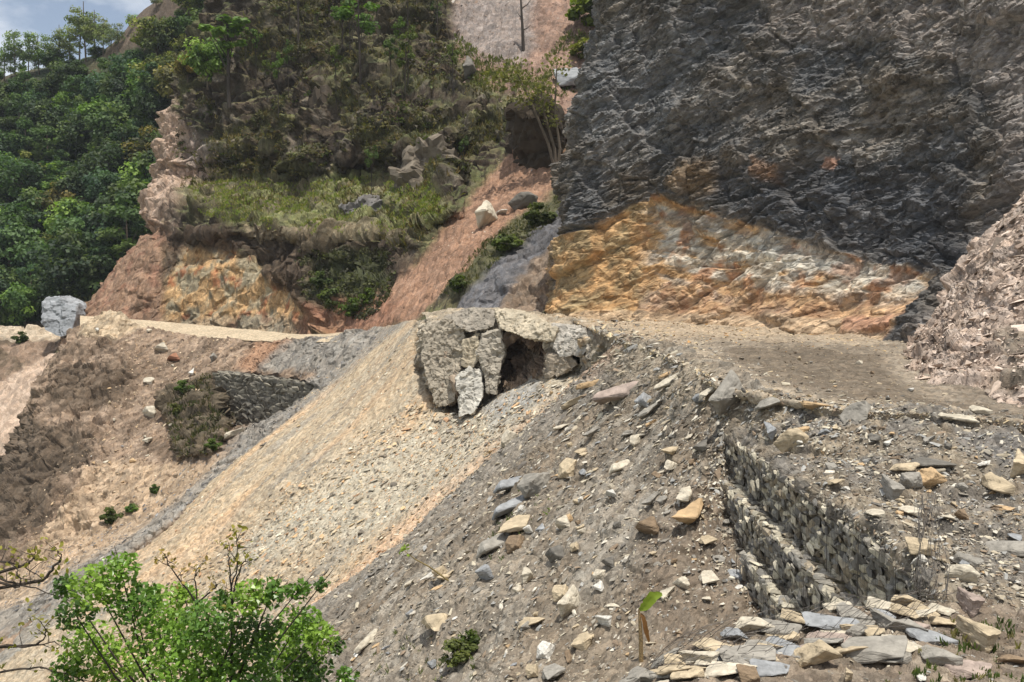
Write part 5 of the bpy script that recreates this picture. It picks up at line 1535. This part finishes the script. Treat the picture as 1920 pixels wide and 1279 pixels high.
for (px, py, hp, lab) in [(248, 55, 30, 'lone pale little tree on the bare brown ridge skyline'), (290, 22, 44, 'bare thin tree at the top of the brown ridge skyline')]:
    b = at(FH, px, py)
    if b is not None: put_tree('ridge_tree', 'ridge', b, hp * b[1] / FPX, (1.1, 1.0, 1.0), lab, 'tree')

HS = ['hillside']
HT = [(430, 192, 165, 'thin', (1.1, 1.2, 0.85), 1.7, 'tall bright green tree on the upper left edge of the hillside'),
      (388, 165, 95, 'broadleaf', (1.3, 1.4, 0.9), 0.8, 'bright green leafy tree left of the tall one on the hillside edge'),
      (352, 150, 60, 'broadleaf', (2.0, 1.1, 1.0), 0.8, 'reddish brown half dead tree at the hillside edge by the forest'),
      (558, 100, 190, 'thin', (0.8, 0.85, 0.8), 0.8, 'thin dark tree rising out of the picture, left of the others on the upper hillside'),
      (674, 150, 160, 'thin', (0.9, 1.05, 0.7), 1.2, 'thin tree with small green crown in the middle of the upper hillside'),
      (640, 90, 90, 'thin', (0.85, 1.0, 0.7), 1.2, 'small green tree left of the thin one in the middle of the upper hillside'),
      (765, 65, 130, 'thin', (0.8, 0.8, 0.7), 0.8, 'thin dark tree left of the grey upper gully'),
      (818, 60, 120, 'thin', (0.8, 0.85, 0.75), 0.7, 'thin dark tree at the very edge of the grey upper gully'),
      (695, 372, 110, 'thin', (0.8, 0.8, 0.7), 0.6, 'slender sapling standing on the grassy bench'),
      (868, 330, 80, 'thin', (0.7, 0.7, 0.6), 0.6, 'slender dark sapling left of the red gully')]
for (px, py, hp, kind, tint, wide, lab) in HT:
    b = at(HS, px, py)
    if b is not None: put_tree('hillside_tree', kind, b, hp * b[1] / FPX, tint, lab, 'tree', None, wide)
# dead trunk in the upper gully
b = at(HS, 979, 92)
e = empty('dead_tree', tuple(b)); k_ = b[1] / FPX
V, F = tube_np([(0, 0, -0.5), (-0.1, 0, 30 * k_), (-0.3, 0, 70 * k_), (-0.6, 0, 130 * k_)], np.array([0.34, 0.28, 0.2, 0.08]), 6)
mesh_np('trunk', V, F, M_BARK_D, e)
for (z, dx, dz) in ((35, 1.2, 0.9), (55, -1.0, 1.2), (75, 1.3, 1.6), (95, -0.9, 1.3)):
    V, F = tube_np([(-0.2, 0, z * k_), (dx * 0.5, 0.2, z * k_ + dz * 0.4), (dx, 0.3, z * k_ + dz)], np.array([0.12, 0.08, 0.03]), 5)
    mesh_np('branch', V, F, M_BARK_D, e)
tag(e, 'bare dead trunk standing alone in the grey upper gully', 'dead tree')

# leaning leafy tree by the overhang
b = at(HS, 1042, 338); k_ = b[1] / FPX
e = empty('leaning_tree', tuple(b))
st = [[(0, 0, 0), (-4, 0, 60), (-22, -1, 120), (-30, -1, 170)], [(0, 0, 10), (-16, 0, 70), (-50, -1, 150), (-75, -1, 200)], [(0, 0, 0), (6, 0, 60), (-4, 0, 130), (0, 0, 215)]]
for s in st:
    V, F = tube_np([np.array(c) * k_ for c in s], np.array([0.26, 0.2, 0.14, 0.06]), 6); mesh_np('trunk', V, F, M_BARK, e)
r = np.random.default_rng(3)
pts = []
for (cx, cz, rr, n) in ((-30, 170, 34, 170), (-75, 200, 40, 190), (-110, 190, 30, 110), (0, 215, 34, 130), (-20, 140, 30, 120), (-60, 150, 28, 90), (-10, 110, 20, 60)):
    v = r.normal(size=(n, 3)); v /= np.linalg.norm(v, axis=1)[:, None]; v *= r.random((n, 1)) ** 0.5
    pts.append((np.array([cx, 0, cz]) + v * rr * np.array([1, 1, 0.7])) * k_)
pts = np.concatenate(pts)
V, F, k = leaves_np(pts, r.normal(0, 0.6, (len(pts), 3)) + np.array([0, 0, 0.8]), 0.36 * r.uniform(0.6, 1.3, len(pts)), r)
mesh_np('crown', V, F, M_LEAF, e, np.repeat(lin((112, 110, 62)) * r.uniform(0.6, 1.3, (len(pts), 1)), k, 0))
tag(e, 'many-stemmed yellowish green tree leaning over the head of the red gully', 'tree')

for k in range(16):
    px = random.uniform(450, 850); py = random.uniform(20, 215)
    b = at(HS, px, py)
    side = 'left part' if px < 590 else 'middle' if px < 720 else 'right part'
    put_tree('hillside_tree', 'thin', b, random.uniform(55, 125) * b[1] / FPX, random.choice([(0.75, 0.75, 0.65), (0.9, 0.95, 0.6), (1.0, 0.85, 0.6)]), f'thin scrubby dark tree on the {side} of the upper hillside', 'tree', f'scrubby trees on the {side} of the upper hillside', random.uniform(0.5, 0.9))

# bushes
BUSH = [(HS, 1122, 55, 80, (1.1, 1.2, 0.7), 'green bush at the cliff edge beside the upper gully'), (HS, 1100, 110, 40, (1.2, 1.1, 0.7), 'olive bush lower on the cliff edge beside the upper gully'),
        (HS, 620, 570, 34, (0.8, 0.9, 0.8), 'dark green bush on the shady bank left of the red gully foot'), (HS, 660, 588, 30, (0.95, 1.2, 0.7), 'green bush right at the foot of the shady bank'), (HS, 600, 540, 30, (0.7, 0.85, 0.6), 'darker bush above the other two on the shady bank'),
        (HS, 690, 565, 26, (1.1, 1.3, 0.75), 'bright bush touching the red gully foot'),
        (HS, 860, 545, 30, (0.8, 0.9, 0.6), 'bush at the lower end of the grass strip beside the slate wedge'), (HS, 950, 470, 36, (0.8, 0.9, 0.6), 'bush half way up the grass strip beside the red gully'), (HS, 1010, 420, 40, (0.8, 0.85, 0.6), 'bush at the top of the grass strip under the cliff'),
        (['lower_bank'], 345, 735, 24, (0.9, 1.2, 0.7), 'bright green bush on top of the shrubby nose'), (['lower_bank'], 330, 775, 24, (0.9, 0.85, 0.7), 'dull bush on the left side of the shrubby nose'),
        (['lower_bank'], 400, 840, 20, (1.0, 1.3, 0.7), 'green bush at the lower tip of the shrubby nose'),
        (['lower_bank'], 207, 978, 30, (0.8, 0.9, 0.6), 'dark bush alone on the edge of the slate streak'), (['lower_bank'], 290, 920, 16, (0.8, 1.1, 0.7), 'tiny bush above the slate streak'), (['lower_bank'], 245, 958, 18, (0.8, 1.2, 0.8), 'small bush beside the dark one on the slate streak'),
        (['bank'], 858, 1235, 46, (1.0, 1.0, 0.95), 'straggly shrub at the bottom edge right of the leafy treetop'), (['bank'], 880, 1205, 30, (0.9, 1.1, 0.7), 'small shrub just above the straggly one at the bottom edge'),
        (['far_slope'], 40, 640, 20, (0.7, 0.8, 0.6), 'dark little bush on the slope beyond the tan hump')]
for (nm, px, py, hp, tint, lab) in BUSH:
    b = at(nm, px, py)
    if b is not None: put_tree('bush', 'bush', b - np.array([0, 0, 0.1]), hp * b[1] / FPX, tint, lab, 'bush', 'bushes on the slopes', random.uniform(0.9, 1.3))


def tufts(name, nm, poly, count, size, palette, seed, blades=7, gate=None, lean=0.5):
    r = np.random.default_rng(seed)
    D = PATCH[nm]
    ok = sdf(D['q'], poly) > 0
    if gate is not None: ok &= gate(D['p']) > r.normal(0, 0.12, len(ok))
    ids = np.where(ok)[0]; ids = r.choice(ids, min(count, len(ids)), replace=False)
    pal = np.array([lin(c) for c in palette])
    P0 = np.repeat(D['p'][ids], blades, 0); n = len(P0)
    s = np.repeat(size * r.uniform(0.5, 1.5, len(ids)), blades)
    up = np.repeat(D['n'][ids] * 0.4, blades, 0) + np.array([0, 0, 0.8]) + r.normal(0, lean, (n, 3)); up /= np.linalg.norm(up, axis=1)[:, None]
    sd = np.cross(up, r.normal(size=(n, 3))); sd /= np.linalg.norm(sd, axis=1)[:, None]
    b0 = P0 + r.normal(0, 0.25, (n, 3)) * s[:, None]
    w = 0.09 * s[:, None]
    V = np.stack([b0 - sd * w, b0 + sd * w, b0 + up * s[:, None] * 0.6 + sd * w * 1.3, b0 + up * s[:, None] + sd * w * 0.1, b0 + up * s[:, None] * 0.55 - sd * w * 1.2], 1).reshape(-1, 3)
    F = np.arange(n * 5).reshape(n, 5)
    c = np.repeat(pal[r.integers(len(pal), size=len(ids))] * r.uniform(0.7, 1.3, (len(ids), 1)), blades, 0) * r.uniform(0.8, 1.2, (n, 1))
    o = mesh_np(name, V, F, M_LEAF, col=np.repeat(c, 5, 0))
    return tag(o, kind='stuff')


def scrub(name, nm, poly, count, radius, leaf, palette, seed, per=34, gate=None):
    """low scrub nobody could count: many small leafy clumps of one slope as one object"""
    r = np.random.default_rng(seed)
    D = PATCH[nm]
    ok = sdf(D['q'], poly) > 0
    if gate is not None: ok &= gate(D['p']) > r.normal(0, 0.12, len(ok))
    ids = np.where(ok)[0]; ids = r.choice(ids, min(count, len(ids)), replace=False)
    pal = np.array([lin(c) for c in palette]); n = len(ids) * per
    rad = np.repeat(radius * r.uniform(0.35, 1.4, len(ids)), per)
    v = r.normal(size=(n, 3)); v /= np.linalg.norm(v, axis=1)[:, None]
    v2 = v * (r.random((n, 1)) ** 0.4) * np.array([1.1, 1.1, 0.8]); v2[:, 2] = np.abs(v2[:, 2]) * r.choice([1, 1, -0.2], n)
    pts = np.repeat(D['p'][ids] - 0.15 * radius * D['n'][ids], per, 0) + v2 * rad[:, None]
    col = np.repeat(pal[r.integers(len(pal), size=len(ids))] * r.uniform(0.75, 1.25, (len(ids), 1)), per, 0) * r.uniform(0.65, 1.3, (n, 1))
    V, F, k = leaves_np(pts, v * 0.6 + np.array([0, 0, 0.5]) + r.normal(0, 0.5, (n, 3)), leaf * r.uniform(0.5, 1.4, n), r)
    return tag(mesh_np(name, V, F, M_LEAF, col=np.repeat(col, k, 0)), kind='stuff')


HILLALL = [(420, -60), (850, -60), (840, 60), (900, 160), (1000, 180), (960, 260), (860, 380), (760, 480), (700, 440), (360, 410), (330, 320), (340, 180), (390, 130)]
HILLTOP = [(420, -60), (850, -60), (840, 60), (900, 160), (1000, 180), (950, 260), (880, 330), (700, 325), (560, 330), (470, 322), (345, 345), (330, 300), (340, 180), (390, 130)]
scrub('scrub', 'hillside', HILLTOP, 1500, 0.95, 0.3, [(88, 84, 50), (74, 72, 44), (100, 94, 56), (64, 58, 42), (92, 78, 54), (80, 88, 46)], 21, gate=lambda p: fbm(p, 11, 4, 41) * 1.8 - 0.1)
scrub('scrub', 'hillside', [(560, 470), (745, 465), (740, 550), (690, 600), (640, 590), (560, 560)], 260, 0.7, 0.26, [(72, 72, 46), (60, 58, 40), (84, 86, 50)], 22)
scrub('scrub', 'lower_bank', DNOSE, 60, 0.4, 0.18, [(84, 82, 56), (70, 66, 46), (100, 92, 66)], 23)
tufts('undergrowth', 'hillside', HILLALL, 6500, 0.5, [(100, 90, 56), (92, 90, 50), (78, 68, 46), (120, 104, 68), (84, 84, 46)], 1, 5, gate=lambda p: fbm(p, 7, 4, 41) * 1.6 - 0.16)
tufts('grass', 'hillside', BENCH, 5500, 0.32, [(124, 138, 58), (136, 140, 66), (110, 122, 52), (150, 140, 88)], 2, 6, gate=lambda p: fbm(p, 6, 3, 42) * 1.5 - 0.1)
tufts('undergrowth', 'hillside', [(590, 470), (740, 470), (730, 560), (690, 600), (640, 590), (560, 560)], 500, 0.4, [(80, 82, 48), (66, 66, 42), (92, 96, 54)], 3, 5)
tufts('undergrowth', 'hillside', [(1070, 340), (1068, 395), (960, 470), (870, 550), (820, 560), (900, 460)], 700, 0.28, [(86, 88, 50), (70, 74, 42), (106, 100, 62)], 4, 6)
tufts('undergrowth', 'hillside', [(850, 60), (900, 100), (1010, 130), (1060, 60), (1120, 60), (1090, 180), (1000, 190), (880, 160)], 900, 0.5, [(104, 108, 54), (88, 94, 48)], 5, 6, gate=lambda p: fbm(p, 8, 3, 43))
tufts('undergrowth', 'forested_hill', [(-60, 200), (300, 150), (330, 300), (310, 430), (150, 580), (-60, 640)], 3500, 2.2, [(56, 72, 38), (48, 60, 34), (70, 84, 42)], 6, 5)
tufts('undergrowth', 'forested_hill', [(150, 540), (300, 430), (320, 470), (200, 570), (120, 600)], 400, 1.6, [(92, 96, 56), (80, 86, 48)], 7, 6)
tufts('undergrowth', 'lower_bank', DNOSE, 350, 0.4, [(76, 80, 46), (96, 88, 58), (64, 62, 42)], 8, 6)
tufts('weeds', 'bank', [(980, 890), (1060, 900), (1050, 940), (960, 1040), (930, 1060), (900, 1040)], 34, 0.13, [(96, 112, 50), (80, 98, 44)], 9, 7, gate=lambda p: fbm(p, 1.5, 2, 3) + 0.05)
tufts('weeds', 'bank', [(700, 1220), (740, 1180), (900, 1190), (890, 1279), (700, 1279)], 40, 0.13, [(88, 100, 50), (100, 104, 60)], 10, 7, gate=lambda p: fbm(p, 2, 2, 4))
tufts('grass', 'ground', [(1780, 1160), (1930, 1160), (1930, 1290), (1640, 1290), (1720, 1240)], 110, 0.085, [(96, 108, 58), (128, 120, 80), (84, 100, 52)], 11, 9, lean=0.35)

# leafy tree whose crown rises into the frame, bottom left
root = np.array([-3.7, 12.0, -6.6])
e = empty('leafy_tree', tuple(root))
tag(e, 'fresh green leafy treetop rising into the bottom left corner', 'tree')
BL = [(225, 1065, 34), (180, 1100, 48), (125, 1100, 26), (250, 1130, 46), (140, 1150, 36), (170, 1215, 55), (330, 1140, 50), (300, 1190, 60), (390, 1170, 50), (360, 1240, 75), (470, 1120, 36), (510, 1112, 30), (562, 1105, 22), (602, 1097, 14),
      (480, 1190, 46), (560, 1170, 42), (540, 1225, 66), (600, 1195, 32), (628, 1212, 18), (240, 1262, 66), (450, 1270, 76), (575, 1262, 46), (130, 1262, 34), (650, 1270, 20), (290, 1120, 24), (420, 1125, 22), (345, 1110, 18)]
r = np.random.default_rng(12)
pts, nrm, cc, cents = [], [], [], []
for (bx, by, br) in BL:
    dd = 12 + r.uniform(-0.9, 0.9); c = P(bx, by, dd); cents.append(c)
    n = int(0.055 * br * br * 3.2) + 20
    v = r.normal(size=(n, 3)); v /= np.linalg.norm(v, axis=1)[:, None]; v *= r.random((n, 1)) ** 0.42
    pts.append(c + v * br * dd / FPX * np.array([1.1, 1.3, 0.95]))
    nrm.append(np.array([0, -0.25, 0.75]) + r.normal(0, 0.55, (n, 3)))
    base = lin([(120, 148, 60), (82, 114, 48), (104, 136, 54), (64, 92, 42)][r.integers(4)])
    cc.append(base * r.uniform(0.7, 1.35, (n, 1)) * np.array([1, 1, 1]) + r.random((n, 1)) * np.array([0.03, 0.03, 0]))
pts, nrm, cc = np.concatenate(pts), np.concatenate(nrm), np.concatenate(cc)
V, F, k = leaves_np(pts, nrm, 0.062 * r.uniform(0.6, 1.4, len(pts)), r, True, 0.35)
parent_keep(mesh_np('crown', V, F, M_LEAF_NEAR, None, np.repeat(cc, k, 0)), e)
fork = P(370, 1420, 12)
V, F = tube_np([root - np.array([0, 0, 0.5]), root * 0.5 + fork * 0.5 + np.array([0.1, 0, 0]), fork], np.array([0.14, 0.12, 0.09]), 8)
parent_keep(mesh_np('trunk', V, F, M_BARK, None), e)
for c in cents:
    m = fork * 0.45 + c * 0.55 + r.normal(0, 0.08, 3)
    V, F = tube_np([fork, m, c, c + (c - m) * 0.25], np.array([0.026, 0.012, 0.006, 0.003]), 5)
    parent_keep(mesh_np('branch', V, F, M_BARK_D, None), e)


def twiggy(name, root, label, cat, stems, leaf_rgb, leaf, seed, nleaf=7, trunk=0.05, d=12.0):
    """a nearly bare woody plant: trunk below the frame, stems through real points, sparse young leaves on twigs"""
    r = np.random.default_rng(seed)
    e = empty(name, tuple(root)); tag(e, label, cat)
    first = P(*stems[0][0])
    V, F = tube_np([np.array(root) - np.array([0, 0, 0.3]), (np.array(root) + first) / 2 + r.normal(0, 0.1, 3), first], np.array([trunk, trunk * 0.8, trunk * 0.6]), 7)
    parent_keep(mesh_np('trunk', V, F, M_BARK_D), e)
    lp, ln = [], []
    for s in stems:
        pts = np.array([P(*c) for c in s]); n = 14
        pts = catmull(pts, n) + r.normal(0, 0.008, (n, 3))
        if np.linalg.norm(pts[0] - first) > 0.05: pts = np.concatenate([[first], pts])
        parts = [tube_np(pts, np.linspace(trunk * 0.42, 0.004, len(pts)), 5)]
        for j in range(3, len(pts), 1):
            if r.random() < 0.5: continue
            a = pts[j]; dr = r.normal(0, 1, 3) + np.array([0, 0, 0.9]); dr *= r.uniform(0.08, 0.26) / np.linalg.norm(dr)
            parts.append(tube_np([a, a + dr * 0.5 + r.normal(0, 0.01, 3), a + dr], np.array([0.006, 0.004, 0.002]), 4))
            m = r.integers(1, nleaf); lp.append(a + dr + r.normal(0, 0.035, (m, 3))); ln.append(r.normal(0, 0.6, (m, 3)) + np.array([0, 0, 0.6]))
        m = nleaf; lp.append(pts[-1] + r.normal(0, 0.04, (m, 3))); ln.append(r.normal(0, 0.6, (m, 3)) + np.array([0, 0, 0.6]))
        V, F = merge(parts); parent_keep(mesh_np('branch', V, F, M_BARK_D), e)
    lp, ln = np.concatenate(lp), np.concatenate(ln)
    V, F, k = leaves_np(lp, ln, leaf * r.uniform(0.6, 1.3, len(lp)), r, True)
    parent_keep(mesh_np('foliage', V, F, M_LEAF_NEAR, None, np.repeat(lin(leaf_rgb) * r.uniform(0.7, 1.3, (len(lp), 1)), k, 0)), e)


twiggy('bare_tree', (-8.2, 12.2, -8), 'nearly bare dark-branched tree reaching in from the left border', 'tree', [
    [(-260, 1150, 12.2), (-60, 1062, 12.2), (10, 1053, 12.2), (40, 1061, 12.2), (82, 1086, 12.2)],
    [(-260, 1150, 12.2), (-60, 1075, 12.1), (15, 1090, 12.1), (42, 1100, 12.1), (75, 1105, 12.1), (135, 1128, 12.1)],
    [(-260, 1250, 12), (-60, 1214, 12), (0, 1211, 12), (60, 1211, 12), (95, 1205, 12), (122, 1209, 12)],
    [(-260, 1300, 12), (-60, 1270, 12), (20, 1258, 12), (70, 1252, 12), (110, 1260, 12), (180, 1282, 12)],
    [(-60, 1075, 12.1), (30, 1100, 12.1), (34, 1080, 12.1), (30, 1062, 12.1)],
    [(-60, 1214, 12), (60, 1211, 12), (85, 1190, 12), (78, 1165, 12)],
    [(40, 1061, 12.2), (60, 1050, 12.2), (66, 1036, 12.2)], [(82, 1086, 12.2), (112, 1050, 12.2), (108, 1030, 12.2)],
], (138, 132, 58), 0.06, 4)
twiggy('sapling', (-3.0, 11.6, -5.6), 'thin sapling with few yellowish leaves above the middle of the leafy treetop', 'sapling', [
    [(434, 1420, 11.6), (434, 1130, 11.6), (443, 1070, 11.6), (446, 1030, 11.6), (444, 995, 11.6)], [(434, 1130, 11.6), (452, 1060, 11.6), (470, 1050, 11.6)], [(434, 1130, 11.6), (430, 1060, 11.6), (428, 1028, 11.6)]], (140, 132, 60), 0.06, 5, trunk=0.03)
twiggy('sapling', (-3.8, 12.3, -6.4), 'short sapling with reddish twigs left of the taller one behind the treetop', 'sapling', [
    [(365, 1420, 12.3), (368, 1130, 12.3), (366, 1080, 12.3), (372, 1065, 12.3)], [(368, 1130, 12.3), (318, 1060, 12.3), (314, 1040, 12.3)], [(368, 1130, 12.3), (405, 1100, 12.3), (400, 1090, 12.3)]], (146, 124, 66), 0.055, 6, trunk=0.03)

# bent stick and banana shoot on the bank
b = at(['bank'], 845, 1088); k_ = b[1] / FPX
e = empty('bent_stick', tuple(b))
V, F = tube_np([(0, 0, -0.05), (-42 * k_, -0.1, 30 * k_), (-68 * k_, -0.1, 44 * k_), (-88 * k_, -0.1, 60 * k_)], np.array([0.035, 0.03, 0.022, 0.012]), 6)
mesh_np('stem', V, F, plain_mat('dry_stem', (120, 104, 62), 0.8), e)
r = np.random.default_rng(8); c0 = np.array([-88 * k_, -0.1, 64 * k_])
lp = c0 + r.normal(0, 0.09, (14, 3)); V, F, k = leaves_np(lp, r.normal(0, 1, (14, 3)), 0.16, r, True)
mesh_np('leaf', V, F, M_LEAF_NEAR, e, np.tile(lin((128, 148, 60)), (len(V), 1)))
tag(e, 'bent stick with a tuft of new leaves leaning out of the bank', 'stick')
b = at(['bank', 'ground'], 1205, 1238); k_ = b[1] / FPX
e = empty('banana_shoot', tuple(b))
V, F = tube_np([(0, 0, -0.1), (-1 * k_, 0, 40 * k_), (-3 * k_, 0, 75 * k_), (-5 * k_, 0, 102 * k_)], np.array([0.055, 0.048, 0.038, 0.02]), 9)
mesh_np('stem', V, F, plain_mat('banana_stem', (138, 116, 80), 0.8, 0, 25, 0.5), e)


def strap(pts, widths, rgb, name, e):
    pts = np.array(pts, float) * k_; w = np.array(widths) * k_
    n = 14; c = catmull(pts, n); ww = np.interp(np.linspace(0, 1, n), np.linspace(0, 1, len(w)), w)
    t = np.gradient(c, axis=0); s = np.cross(t, np.array([0.2, -1, 0.3])); s /= np.linalg.norm(s, axis=1)[:, None]
    up = np.cross(s, t); up /= np.linalg.norm(up, axis=1)[:, None]
    rag = 1 + 0.15 * np.sin(np.arange(n) * 2.3)
    V = np.concatenate([c - s * (ww * rag)[:, None] + up * ww[:, None] * 0.35, c, c + s * ww[:, None] + up * ww[:, None] * 0.35, c - up * 0.006])
    i = np.arange(n - 1)
    F = np.concatenate([np.stack([i, i + 1, i + 1 + n, i + n], -1), np.stack([i + n, i + n + 1, i + 1 + 2 * n, i + 2 * n], -1)])
    mesh_np(name, V, F, M_LEAF_NEAR, e, np.tile(lin(rgb), (len(V), 1)) * rng.uniform(0.85, 1.15, (len(V), 1)), smooth_sh=True)


strap([(-5, 0, 98), (6, -2, 108), (20, -4, 126), (38, -6, 132)], [2, 9, 11, 3], (140, 160, 62), 'leaf', e)
strap([(-3, 0, 92), (3, -2, 84), (8, -3, 60), (14, -3, 38)], [2, 4, 5, 2], (128, 92, 58), 'dead_leaf', e)
tag(e, 'young banana shoot with one torn yellow-green leaf on the lower bank', 'banana plant')


# ------------------------------------------------------------------ thin summer haze over the whole valley
hb = [(-880, -240, -76.5), (880, -240, -76.5), (880, 880, -76.5), (-880, 880, -76.5)]
hv = [(x * 1.05, y * 1.05, z) for x, y, z in hb] + [(x * 1.05, y * 1.05, 190) for x, y, z in hb]
M_HAZE = bpy.data.materials.new('haze'); M_HAZE.use_nodes = True
hn, hl = M_HAZE.node_tree.nodes, M_HAZE.node_tree.links
hn.clear()
ho = hn.new('ShaderNodeOutputMaterial'); pv = hn.new('ShaderNodeVolumePrincipled')
pv.inputs['Color'].default_value = (0.86, 0.92, 1.0, 1); pv.inputs['Density'].default_value = 0.0001
hl.new(pv.outputs[0], ho.inputs['Volume'])
o = mesh_np('haze', hv, np.array([[0, 3, 2, 1], [4, 5, 6, 7], [0, 1, 5, 4], [1, 2, 6, 5], [2, 3, 7, 6], [3, 0, 4, 7]]), M_HAZE)
tag(o, kind='stuff')
